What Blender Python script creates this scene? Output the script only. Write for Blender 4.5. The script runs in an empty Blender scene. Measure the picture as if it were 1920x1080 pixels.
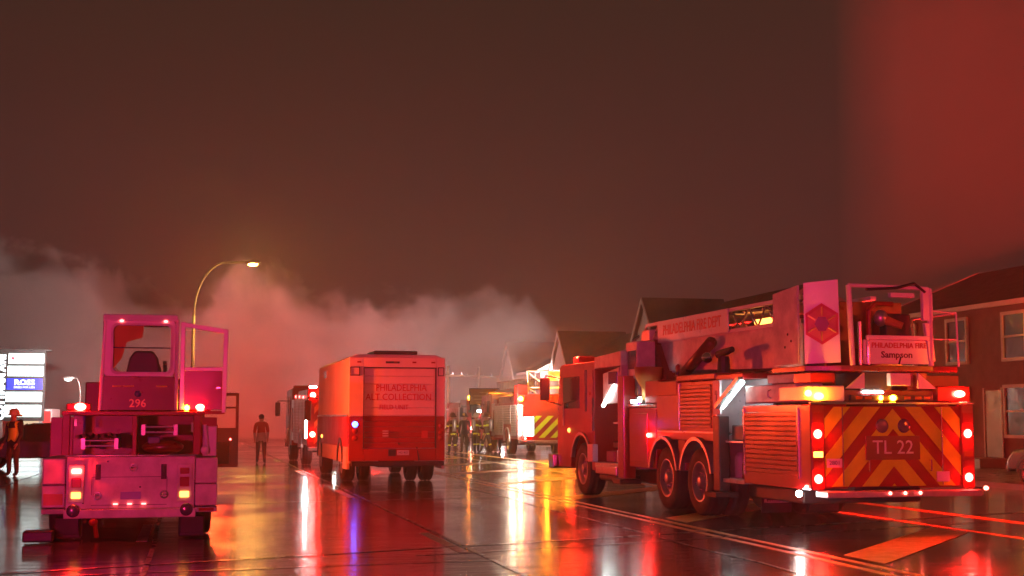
import bpy, bmesh, math, random
from mathutils import Vector, Matrix
random.seed(7)
R = math.radians
sc = bpy.context.scene
col = sc.collection

# ------------------------------------------------------------------ camera
cam_d = bpy.data.cameras.new('camera')
cam = bpy.data.objects.new('camera', cam_d); col.objects.link(cam)
cam_d.sensor_width = 36.0
cam_d.lens = 36.0 * 2600 / 1920
cam_d.clip_end = 3000
PITCH = math.atan(245 / 2600)
cam.location = (0, 0, 1.6)
cam.rotation_euler = (math.pi / 2 + PITCH, 0, 0)
sc.camera = cam

# ------------------------------------------------------------------ world: night sky lit by the city below
w = bpy.data.worlds.new('World'); sc.world = w; w.use_nodes = True
nt = w.node_tree; nt.nodes.clear()
wo = nt.nodes.new('ShaderNodeOutputWorld'); bg = nt.nodes.new('ShaderNodeBackground')
tc = nt.nodes.new('ShaderNodeTexCoord'); sx = nt.nodes.new('ShaderNodeSeparateXYZ')
rp = nt.nodes.new('ShaderNodeValToRGB')
nt.links.new(tc.outputs['Generated'], sx.inputs[0])
nt.links.new(sx.outputs['Z'], rp.inputs[0])
e = rp.color_ramp.elements
e[0].position = 0.0; e[0].color = (0.062, 0.016, 0.015, 1)
e[1].position = 1.0; e[1].color = (0.022, 0.0125, 0.0075, 1)
m_ = rp.color_ramp.elements.new(0.10); m_.color = (0.058, 0.0165, 0.0145, 1)
m_ = rp.color_ramp.elements.new(0.30); m_.color = (0.036, 0.016, 0.011, 1)
nt.links.new(rp.outputs[0], bg.inputs[0]); bg.inputs[1].default_value = 1.2
nt.links.new(bg.outputs[0], wo.inputs[0])

# ------------------------------------------------------------------ render and view
sc.view_settings.view_transform = 'Standard'; sc.view_settings.look = 'None'
sc.view_settings.exposure = 0.0; sc.view_settings.gamma = 1.0
sc.view_settings.use_curve_mapping = False
cy = sc.cycles
cy.use_denoising = True
cy.max_bounces = 5; cy.diffuse_bounces = 2; cy.glossy_bounces = 2; cy.transmission_bounces = 4
cy.volume_bounces = 0; cy.transparent_max_bounces = 8
cy.sample_clamp_indirect = 4.0; cy.sample_clamp_direct = 60.0
cy.caustics_reflective = False; cy.caustics_refractive = False
cy.volume_step_rate = 1.0; cy.volume_max_steps = 128
cy.use_light_tree = True

# ------------------------------------------------------------------ materials
MATS = {}
def mat(name, color=(.5, .5, .5), rough=.5, metal=0.0, coat=0.0, grime=.25, scale=3.0, bump=0.0, emit=None, strength=0.0, trans=0.0, spec=.5):
    if name in MATS: return MATS[name]
    m = bpy.data.materials.new(name); m.use_nodes = True
    n = m.node_tree.nodes; l = m.node_tree.links
    b = n['Principled BSDF']
    b.inputs['Metallic'].default_value = metal
    b.inputs['Coat Weight'].default_value = coat
    b.inputs['Coat Roughness'].default_value = .12
    b.inputs['Specular IOR Level'].default_value = spec
    b.inputs['Transmission Weight'].default_value = trans
    if emit is not None:
        b.inputs['Base Color'].default_value = (*color, 1)
        b.inputs['Emission Color'].default_value = (*emit, 1)
        b.inputs['Emission Strength'].default_value = strength
        b.inputs['Roughness'].default_value = rough
    else:
        t = n.new('ShaderNodeTexCoord'); no = n.new('ShaderNodeTexNoise')
        no.inputs['Scale'].default_value = scale; no.inputs['Detail'].default_value = 6
        no.inputs['Roughness'].default_value = .65
        l.new(t.outputs['Object'], no.inputs['Vector'])
        mr = n.new('ShaderNodeMapRange'); mr.inputs[1].default_value = .35; mr.inputs[2].default_value = .75
        mr.inputs[3].default_value = 0; mr.inputs[4].default_value = grime
        l.new(no.outputs['Fac'], mr.inputs[0])
        mx = n.new('ShaderNodeMix'); mx.data_type = 'RGBA'
        mx.inputs['A'].default_value = (*color, 1)
        mx.inputs['B'].default_value = (color[0] * .45 + .004, color[1] * .45 + .004, color[2] * .45 + .004, 1)
        l.new(mr.outputs[0], mx.inputs['Factor']); l.new(mx.outputs['Result'], b.inputs['Base Color'])
        r2 = n.new('ShaderNodeMapRange'); r2.inputs[1].default_value = .3; r2.inputs[2].default_value = .7
        r2.inputs[3].default_value = max(.03, rough - .08); r2.inputs[4].default_value = min(1, rough + .15)
        l.new(no.outputs['Fac'], r2.inputs[0]); l.new(r2.outputs[0], b.inputs['Roughness'])
        if bump:
            bp = n.new('ShaderNodeBump'); bp.inputs['Strength'].default_value = bump; bp.inputs['Distance'].default_value = .02
            n2 = n.new('ShaderNodeTexNoise'); n2.inputs['Scale'].default_value = scale * 12
            l.new(t.outputs['Object'], n2.inputs['Vector'])
            l.new(n2.outputs['Fac'], bp.inputs['Height']); l.new(bp.outputs[0], b.inputs['Normal'])
    MATS[name] = m
    return m
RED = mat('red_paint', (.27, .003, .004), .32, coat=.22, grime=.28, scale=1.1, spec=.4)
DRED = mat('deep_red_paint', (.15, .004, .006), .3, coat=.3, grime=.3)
WHITE = mat('white_paint', (.72, .70, .68), .3, coat=.4, grime=.3, scale=1.5)
CREAM = mat('aged_white_paint', (.62, .58, .54), .42, grime=.8, scale=3.4)
BLACK = mat('black_plastic', (.018, .018, .02), .45)
RUB = mat('tyre_rubber', (.02, .019, .019), .7, bump=.3)
STEEL = mat('brushed_steel', (.5, .5, .52), .32, metal=.85, grime=.4, scale=5)
PLATE = mat('tread_plate', (.42, .42, .44), .4, metal=.7, grime=.5, scale=9, bump=.5)
CHROME = mat('chrome', (.75, .75, .77), .1, metal=1, grime=.15)
DARKM = mat('dark_chassis_metal', (.03, .028, .028), .55, metal=.3)
GREY = mat('grey_interior', (.45, .46, .47), .5)
GLASS = mat('dark_glass', (.012, .012, .014), .05, spec=.8, grime=.1)
YEL = mat('reflective_yellow', (.50, .80, .01), .5, grime=.35, scale=4, spec=.15)
CHR = mat('chevron_red', (.24, .002, .003), .5, grime=.3, spec=.15)
GOLD = mat('gold_leaf_letters', (.75, .5, .14), .35, metal=.2)
SILV = mat('silver_letters', (.62, .6, .6), .35)
REDL = mat('red_letters', (.5, .02, .015), .4)
DARKL = mat('dark_letters', (.10, .012, .02), .4)
NAVY = mat('blue_letters', (.02, .03, .12), .4)
ORNG = mat('orange_brown_canvas', (.42, .17, .03), .6)
LGLASS = mat('unlit_red_lens', (.30, .01, .01), .15, coat=.5)
ALENS = mat('unlit_amber_lens', (.45, .14, .01), .15, coat=.5)
BLENS = mat('round_dark_lens', (.06, .03, .09), .2, coat=.5)
PLASTIC = mat('pale_plastic', (.6, .58, .62), .4)
WOODP = mat('pole_wood', (.12, .07, .045), .8, bump=.4)
GALV = mat('galvanised_pole', (.36, .35, .34), .5, metal=.5)
SKIN = mat('skin', (.42, .24, .17), .55)
COAT = mat('bunker_coat', (.14, .085, .045), .8, scale=8)
COATB = mat('dark_coat', (.035, .032, .04), .8, scale=8)
TROU = mat('bunker_trousers', (.07, .05, .035), .85, scale=8)
BOOT = mat('boots', (.02, .018, .016), .5)
STRI = mat('lime_stripe', (.72, .88, .05), .4)
HELM = mat('helmet_leather', (.10, .035, .02), .35, coat=.4)
HELMW = mat('white_helmet', (.6, .56, .5), .35, coat=.4)
REDC = mat('red_cloth', (.34, .02, .02), .8)
GREYC = mat('grey_cloth', (.34, .33, .34), .85)
def em(name, c, s): return mat(name, (.02, .02, .02), emit=c, strength=s)
E_RED = em('red_lamp_lit', (1, .014, .01), 1300)
E_RED2 = em('red_beacon_lit', (1, .016, .01), 1500)
E_REDS = em('small_red_marker_lit', (1, .10, .07), 28)
E_AMB = em('amber_lamp_lit', (1, .25, .008), 480)
E_AMBF = em('bright_amber_lamp_lit', (1, .27, .012), 2200)
E_AMBS = em('amber_signal_lit', (1, .30, .05), 7)
E_REDD = em('red_signal_lit', (1, .10, .09), 12)
E_WHT = em('white_led_lit', (.86, 1, .96), 40)
E_WORK = em('white_work_lamp_lit', (.95, 1, .93), 1400)
E_SOD = em('sodium_lamp_lit', (1, .48, .08), 2800)
E_SGN = em('sign_face_lit', (.80, 1, .96), 4)
E_SGNB = em('blue_sign_face_lit', (.0, .03, .95), 1.6)
E_WIN = em('lit_shop_window', (1, .74, .42), .8)

# ------------------------------------------------------------------ mesh helpers
class MB:
    def __init__(s): s.v = []; s.f = []
    def add(s, vs, fs):
        o = len(s.v); s.v += [tuple(v) for v in vs]; s.f += [tuple(i + o for i in f) for f in fs]; return s
    def box(s, x0, x1, y0, y1, z0, z1):
        return s.add([(x0,y0,z0),(x1,y0,z0),(x1,y1,z0),(x0,y1,z0),(x0,y0,z1),(x1,y0,z1),(x1,y1,z1),(x0,y1,z1)],
                     [(0,3,2,1),(4,5,6,7),(0,1,5,4),(1,2,6,5),(2,3,7,6),(3,0,4,7)])
    def prism(s, pts, axis, a, b):
        n = len(pts)
        def P(p, h):
            if axis == 'x': return (h, p[0], p[1])
            if axis == 'y': return (p[0], h, p[1])
            return (p[0], p[1], h)
        vs = [P(p, a) for p in pts] + [P(p, b) for p in pts]
        fs = [tuple(range(n)), tuple(range(2*n-1, n-1, -1))] + [(i, (i+1) % n, n+(i+1) % n, n+i) for i in range(n)]
        return s.add(vs, fs)
    def tube(s, p0, p1, r, r1=None, n=10):
        p0, p1 = Vector(p0), Vector(p1); r1 = r if r1 is None else r1
        d = (p1 - p0).normalized(); u = d.orthogonal().normalized(); v = d.cross(u)
        vs = []
        for p, q in ((p0, r), (p1, r1)):
            for i in range(n):
                a = 2*math.pi*i/n; vs.append(p + (u*math.cos(a) + v*math.sin(a))*q)
        fs = [(i, (i+1) % n, n+(i+1) % n, n+i) for i in range(n)] + [tuple(range(n-1, -1, -1)), tuple(range(n, 2*n))]
        return s.add(vs, fs)
    def path(s, pts, r, n=8):
        for a, b in zip(pts, pts[1:]): s.tube(a, b, r, n=n)
        return s
    def lathe(s, prof, c=(0,0,0), axis='z', n=24):
        vs = []; m = len(prof)
        for i in range(n):
            a = 2*math.pi*i/n; ca, sa = math.cos(a), math.sin(a)
            for (r, h) in prof:
                if axis == 'z': vs.append((c[0]+r*ca, c[1]+r*sa, c[2]+h))
                elif axis == 'x': vs.append((c[0]+h, c[1]+r*ca, c[2]+r*sa))
                else: vs.append((c[0]+r*ca, c[1]+h, c[2]+r*sa))
        fs = []
        for i in range(n):
            j = (i+1) % n
            for k in range(m-1): fs.append((i*m+k, j*m+k, j*m+k+1, i*m+k+1))
        return s.add(vs, fs)
    def ball(s, c, rx, ry, rz, n=14, m=9):
        prof = [(math.sin(math.pi*k/m), -math.cos(math.pi*k/m)) for k in range(m+1)]
        b = MB().lathe(prof, n=n)
        return s.add([(c[0]+x*rx, c[1]+y*ry, c[2]+z*rz) for x, y, z in b.v], b.f)
    def build(s, name, m, parent=None, bevel=0.0, smooth=False, loc=None, kind=None):
        me = bpy.data.meshes.new(name); me.from_pydata(s.v, [], s.f)
        bm = bmesh.new(); bm.from_mesh(me)
        if bevel or smooth: bmesh.ops.remove_doubles(bm, verts=bm.verts, dist=1e-5)
        bmesh.ops.recalc_face_normals(bm, faces=bm.faces); bm.to_mesh(me); bm.free()
        if smooth:
            for p in me.polygons: p.use_smooth = True
        me.materials.append(m)
        o = bpy.data.objects.new(name, me); col.objects.link(o)
        if parent: o.parent = parent
        if loc: o.location = loc
        if bevel:
            bv = o.modifiers.new('bevel', 'BEVEL'); bv.width = bevel; bv.segments = 2; bv.limit_method = 'ANGLE'; bv.angle_limit = R(40)
            bv.harden_normals = False
        if kind: o['kind'] = kind
        return o
def empty(name, loc, rz=0, label=None, cat=None, group=None):
    o = bpy.data.objects.new(name, None); col.objects.link(o); o.location = loc; o.rotation_euler = (0, 0, R(rz))
    o.empty_display_size = .3
    if label: o['label'] = label; o['category'] = cat
    if group: o['group'] = group
    return o
def tag(o, label, cat, group=None):
    o['label'] = label; o['category'] = cat
    if group: o['group'] = group
    return o
def dup(o, parent=None):
    c = o.copy(); col.objects.link(c); c.parent = parent
    for ch in list(o.children): dup(ch, c)
    return c
def box(name, m, parent, x0, x1, y0, y1, z0, z1, bevel=.008):
    return MB().box(x0, x1, y0, y1, z0, z1).build(name, m, parent, bevel=bevel)
def lens(name, m, parent, c, r, ax='y', depth=.03, sgn=-1, n=16, ry=None):
    """domed round or oval lamp lens on a bezel-less base, facing sgn*axis"""
    prof = [(0, depth), (.45, depth*.93), (.8, depth*.65), (1, 0), (1, -.02), (0, -.02)]
    b = MB().lathe(prof, n=n); vs = []
    for x, y, z in b.v:
        if ax == 'y': vs.append((c[0]+x*r, c[1]+sgn*z, c[2]+y*(ry or r)))
        elif ax == 'x': vs.append((c[0]+sgn*z, c[1]+x*r, c[2]+y*(ry or r)))
        else: vs.append((c[0]+x*r, c[1]+y*(ry or r), c[2]+sgn*z))
    q = MB(); q.add(vs, b.f)
    return q.build(name, m, parent, smooth=True)
def text(body, size, m, parent, loc, rot, name='lettering', sx=1.0, ext=.003, align='CENTER', bold=0.0):
    cu = bpy.data.curves.new(name, 'FONT'); cu.body = body; cu.size = size; cu.extrude = ext
    cu.align_x = align; cu.align_y = 'CENTER'; cu.offset = bold; cu.resolution_u = 2
    t = bpy.data.objects.new('t', cu); col.objects.link(t)
    bpy.context.view_layer.update()
    me = bpy.data.meshes.new_from_object(t.evaluated_get(bpy.context.evaluated_depsgraph_get()))
    bpy.data.objects.remove(t); bpy.data.curves.remove(cu)
    M = Matrix.Translation(loc) @ Matrix.Rotation(R(rot[2]), 4, 'Z') @ Matrix.Rotation(R(rot[1]), 4, 'Y') @ Matrix.Rotation(R(rot[0]), 4, 'X') @ Matrix.Diagonal((sx, 1, 1, 1))
    me.transform(M); me.materials.clear(); me.materials.append(m); me.name = name
    o = bpy.data.objects.new(name, me); col.objects.link(o); o.parent = parent
    return o
REAR = (90, 0, 0); LEFT = (90, 0, -90)

_wh = {}
def wheel(parent, x, y, r=.55, wd=.32, side=-1, name='wheel'):
    """tyre with tread grooves, sub-parts rim and hub"""
    key = (round(r, 2), round(wd, 2), side)
    if key not in _wh:
        t = MB(); h = wd/2
        t.lathe([(r*.58, -h*.9), (r*.70, -h), (r*.90, -h*.97), (r*.985, -h*.8), (r, -h*.5), (r*.975, -h*.3), (r, -h*.12), (r, h*.12), (r*.975, h*.3), (r, h*.5), (r*.985, h*.8), (r*.90, h*.97), (r*.70, h), (r*.58, h*.9)], axis='x', n=36)
        g = MB(); s_ = side*h
        g.lathe([(r*.60, s_*.95), (r*.55, s_*.98), (r*.52, s_*.5), (r*.34, s_*.35), (r*.30, s_*.62), (r*.2, s_*.66), (r*.18, s_*.95), (r*.10, s_*1.02), (0, s_*1.02)], axis='x', n=28)
        for k in range(10):
            a = 2*math.pi*k/10
            g.tube((s_*.55, r*.26*math.cos(a), r*.26*math.sin(a)), (s_*.78, r*.26*math.cos(a), r*.26*math.sin(a)), .02, n=6)
        _wh[key] = (t, g)
        o = t.build(name, RUB, parent, smooth=True); c = g.build('rim', STEEL, o, smooth=True)
        _wh[key] = (o.data, c.data)
    else:
        a, b = _wh[key]
        o = bpy.data.objects.new(name, a); col.objects.link(o); o.parent = parent
        c = bpy.data.objects.new('rim', b); col.objects.link(c); c.parent = o
    o.location = (x, y, r)
    return o
def thin_glass(name, tint=.92):
    m = bpy.data.materials.new(name); m.use_nodes = True; n = m.node_tree.nodes; l = m.node_tree.links; n.clear()
    o = n.new('ShaderNodeOutputMaterial'); mx = n.new('ShaderNodeMixShader'); t = n.new('ShaderNodeBsdfTransparent'); g = n.new('ShaderNodeBsdfGlossy'); f = n.new('ShaderNodeFresnel')
    t.inputs[0].default_value = (tint, tint, tint, 1); g.inputs['Roughness'].default_value = .04; f.inputs[0].default_value = 1.45
    l.new(f.outputs[0], mx.inputs[0]); l.new(t.outputs[0], mx.inputs[1]); l.new(g.outputs[0], mx.inputs[2]); l.new(mx.outputs[0], o.inputs[0])
    return m
gl = thin_glass('clear_glass')
def addlight(parent, loc, color, power, r=.12, name='lamp_glow'):  # point light added to brighten nearby surfaces
    ld = bpy.data.lights.new(name, 'POINT'); ld.energy = power; ld.color = color; ld.shadow_soft_size = r
    lo = bpy.data.objects.new(name, ld); col.objects.link(lo); lo.parent = parent; lo.location = loc
    return lo
def rollup(name, m, parent, x, y0, y1, z0, z1, sgn=-1, pitch=.065):
    """slatted roll-up door on a side face x"""
    b = MB(); n = max(3, int((z1-z0)/pitch)); h = (z1-z0)/n
    for i in range(n):
        za = z0+i*h
        b.prism([(x, za+.003), (x+sgn*.018, za+.012), (x+sgn*.018, za+h-.012), (x, za+h-.003)], 'y', y0, y1)
    return b.build(name, m, parent)
def rollup_r(name, m, parent, y, x0, x1, z0, z1, pitch=.09):
    b = MB(); n = max(3, int((z1-z0)/pitch)); h = (z1-z0)/n
    for i in range(n):
        za = z0+i*h
        b.prism([(y, za+.002), (y-.014, za+.01), (y-.014, za+h-.01), (y, za+h-.002)], 'x', x0, x1)
    return b.build(name, m, parent)
def arch(name, m, parent, x0, x1, yc, zc, r0, r1, a0=0, a1=180, n=14):
    b = MB()
    for i in range(n):
        t0, t1 = R(a0+(a1-a0)*i/n), R(a0+(a1-a0)*(i+1)/n)
        b.prism([(yc+r0*math.cos(t0), zc+r0*math.sin(t0)), (yc+r1*math.cos(t0), zc+r1*math.sin(t0)), (yc+r1*math.cos(t1), zc+r1*math.sin(t1)), (yc+r0*math.cos(t1), zc+r0*math.sin(t1))], 'x', x0, x1)
    return b.build(name, m, parent)
def clip(poly, f):
    out = []
    for i in range(len(poly)):
        a, b = poly[i], poly[(i+1) % len(poly)]; fa, fb = f(a), f(b)
        if fa >= 0: out.append(a)
        if fa*fb < 0:
            t = fa/(fa-fb); out.append((a[0]+(b[0]-a[0])*t, a[1]+(b[1]-a[1])*t))
    return out
def chevrons(parent, y, xh, z0, z1, period, width, slope, phase, m, name='chevron_stripe'):
    for sg in (-1, 1):
        for k in range(-4, 14):
            lo = phase+k*period; hi = lo+width
            p = [(0, z0), (xh, z0), (xh, z1), (0, z1)]
            p = clip(p, lambda q: q[1]+slope*q[0]-lo)
            if len(p) > 2: p = clip(p, lambda q: hi-q[1]-slope*q[0])
            if len(p) < 3: continue
            MB().prism([(sg*a, c) for a, c in p], 'y', y-.004, y).build(name, m, parent)
def diag(parent, y, x0, x1, z0, z1, period, width, slope, m, name='chevron_stripe'):
    for k in range(-12, 24):
        lo = z0-2+k*period; hi = lo+width
        p = [(x0, z0), (x1, z0), (x1, z1), (x0, z1)]
        p = clip(p, lambda q: q[1]-slope*(q[0]-x0)-lo)
        if len(p) > 2: p = clip(p, lambda q: hi-q[1]+slope*(q[0]-x0))
        if len(p) < 3: continue
        MB().prism(p, 'y', y-.004, y).build(name, m, parent)

# ================================================================== THE SETTING
ROAD = 13.0                                    # heading of the avenue, degrees to the left of the view
RN = Vector((math.cos(R(ROAD)), math.sin(R(ROAD)), 0)); RU = Vector((-math.sin(R(ROAD)), math.cos(R(ROAD)), 0))
def rd(n, s, z=0): return RN*n + RU*s + Vector((0, 0, z))

def wet_asphalt(name, base, wet=.55, rmin=.07, rmax=.26):
    m = bpy.data.materials.new(name); m.use_nodes = True
    n = m.node_tree.nodes; l = m.node_tree.links; b = n['Principled BSDF']
    t = n.new('ShaderNodeTexCoord')
    n1 = n.new('ShaderNodeTexNoise'); n1.inputs['Scale'].default_value = .35; n1.inputs['Detail'].default_value = 5
    n2 = n.new('ShaderNodeTexNoise'); n2.inputs['Scale'].default_value = 70; n2.inputs['Detail'].default_value = 3
    n3 = n.new('ShaderNodeTexNoise'); n3.inputs['Scale'].default_value = 2.2; n3.inputs['Detail'].default_value = 4
    mp = n.new('ShaderNodeMapping'); mp.inputs['Scale'].default_value = (.5, 1.6, 1)
    l.new(t.outputs['Object'], n1.inputs['Vector']); l.new(t.outputs['Object'], n2.inputs['Vector'])
    l.new(t.outputs['Object'], mp.inputs['Vector']); l.new(mp.outputs[0], n3.inputs['Vector'])
    cr = n.new('ShaderNodeMix'); cr.data_type = 'RGBA'
    cr.inputs['A'].default_value = (base*.6, base*.57, base*.56, 1); cr.inputs['B'].default_value = (base*1.5, base*1.42, base*1.4, 1)
    l.new(n2.outputs['Fac'], cr.inputs['Factor']); l.new(cr.outputs['Result'], b.inputs['Base Color'])
    mr = n.new('ShaderNodeMapRange'); mr.inputs[1].default_value = .38; mr.inputs[2].default_value = .66
    mr.inputs[3].default_value = rmin; mr.inputs[4].default_value = rmax
    l.new(n1.outputs['Fac'], mr.inputs[0]); l.new(mr.outputs[0], b.inputs['Roughness'])
    b.inputs['Specular IOR Level'].default_value = .5; b.inputs['IOR'].default_value = 1.4
    b.inputs['Coat Weight'].default_value = wet; b.inputs['Coat Roughness'].default_value = .09; b.inputs['Coat IOR'].default_value = 1.33
    bp = n.new('ShaderNodeBump'); bp.inputs['Strength'].default_value = .22; bp.inputs['Distance'].default_value = .006
    l.new(n2.outputs['Fac'], bp.inputs['Height'])
    b2 = n.new('ShaderNodeBump'); b2.inputs['Strength'].default_value = .22; b2.inputs['Distance'].default_value = .03
    l.new(n3.outputs['Fac'], b2.inputs['Height']); l.new(b2.outputs[0], bp.inputs['Normal'])
    l.new(bp.outputs[0], b.inputs['Normal']); l.new(b2.outputs[0], b.inputs['Coat Normal'])
    return m
ASPH = wet_asphalt('wet_asphalt', .035)
LOT = wet_asphalt('wet_parking_asphalt', .045, .4, .14, .4)
CONC = mat('wet_concrete', (.22, .20, .19), .3, coat=.2, grime=.5, scale=1.2, bump=.3)
TAR = mat('tar_seal', (.012, .011, .011), .25, coat=.3)
PAINTY = mat('worn_yellow_road_paint', (.50, .27, .03), .34, grime=.75, scale=5)
PAINTW = mat('worn_white_road_paint', (.34, .32, .30), .34, grime=.9, scale=5)
GRAVL = mat('dark_ground', (.05, .045, .04), .8, grime=.6)

def structure(b, name, m, bevel=0):
    o = b.build(name, m, None, bevel=bevel); o['kind'] = 'structure'; o.rotation_euler = (0, 0, R(ROAD)); return o
structure(MB().box(-600, 600, -200, 620, -.4, -.02), 'ground', GRAVL)
road = structure(MB().box(-12.2, 18.2, -60, 300, -.3, 0), 'road', ASPH)
lot = structure(MB().box(-90, -15.2, -60, 300, -.3, -.004), 'parking_lot', LOT)
structure(MB().box(-15.2, -12.45, -60, 300, -.3, .12), 'pavement', CONC)
structure(MB().box(18.45, 23.6, -60, 300, -.3, .12), 'pavement', CONC)
def kerb(n0, n1):
    k = MB().box(n0, n1, -60, 300, -.3, .13).build('kerb', CONC, None); k['kind'] = 'structure'; k.rotation_euler = (0, 0, R(ROAD))
    return k
kerb(-12.45, -12.2); kerb(18.2, 18.45)
def strip(name, m, n0, n1, s0, s1, z=.004, parent=road):
    return MB().box(n0, n1, s0, s1, z-.002, z).build(name, m, parent)
# double yellow line, gore edge, lane dashes, hatch bars, seams
strip('yellow_line', PAINTY, 6.98, 7.09, -20, 200); strip('yellow_line', PAINTY, 7.24, 7.35, -20, 200)
strip('yellow_line', PAINTY, 10.82, 10.96, -20, 200); strip('yellow_line', PAINTY, 12.35, 12.62, -20, 200)
for k in range(14):
    s = 4.5+k*12.0
    strip('lane_dash', PAINTW, 3.16, 3.3, s, s+3); strip('lane_dash', PAINTW, -.66, -.52, s+2.5, s+5.5)
    strip('lane_dash', PAINTW, 14.6, 14.75, s, s+3)
for k in range(9):
    s = 14.2+k*6.3
    MB().add([(7.5, s, .0055), (7.5, s+1.0, .0055), (10.7, s+4.6, .0055), (10.7, s+3.6, .0055)], [(0, 1, 2, 3)]).build('hatch_bar', PAINTY, road)
def seam(pts, wd, m=TAR, z=.0062):
    b = MB()
    for (a, c) in zip(pts, pts[1:]):
        d = Vector((c[0]-a[0], c[1]-a[1], 0)).normalized(); q = Vector((-d.y, d.x, 0))*wd/2
        b.add([(a[0]-q.x, a[1]-q.y, z), (c[0]-q.x, c[1]-q.y, z), (c[0]+q.x, c[1]+q.y, z), (a[0]+q.x, a[1]+q.y, z)], [(0, 1, 2, 3)])
    b.build('tar_seam', m, road)
def wob(n0, n1, s0, s1, k=14, a=.06):
    return [(n0+(n1-n0)*i/k+random.uniform(-a, a), s0+(s1-s0)*i/k+random.uniform(-a, a)) for i in range(k+1)]
seam(wob(3.40, 3.44, 4, 120, 40, .03), .06); seam(wob(-.44, -.40, 4, 120, 40, .03), .06)
seam(wob(-8, 18, 13.0, 23.0), .10); seam(wob(2.6, 12, 16.3, 19.5), .07); seam(wob(-8, 7, 25.5, 28), .08)
seam(wob(3.4, 18, 30, 33), .08); seam(wob(-4.3, -4.25, 5, 90, 30, .03), .06); seam(wob(6.2, 6.3, 12, 33, 16, .05), .05)
seam(wob(-10, 3.4, 14.0, 15.6), .06); seam(wob(-12, 10, 38, 41), .08)
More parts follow.
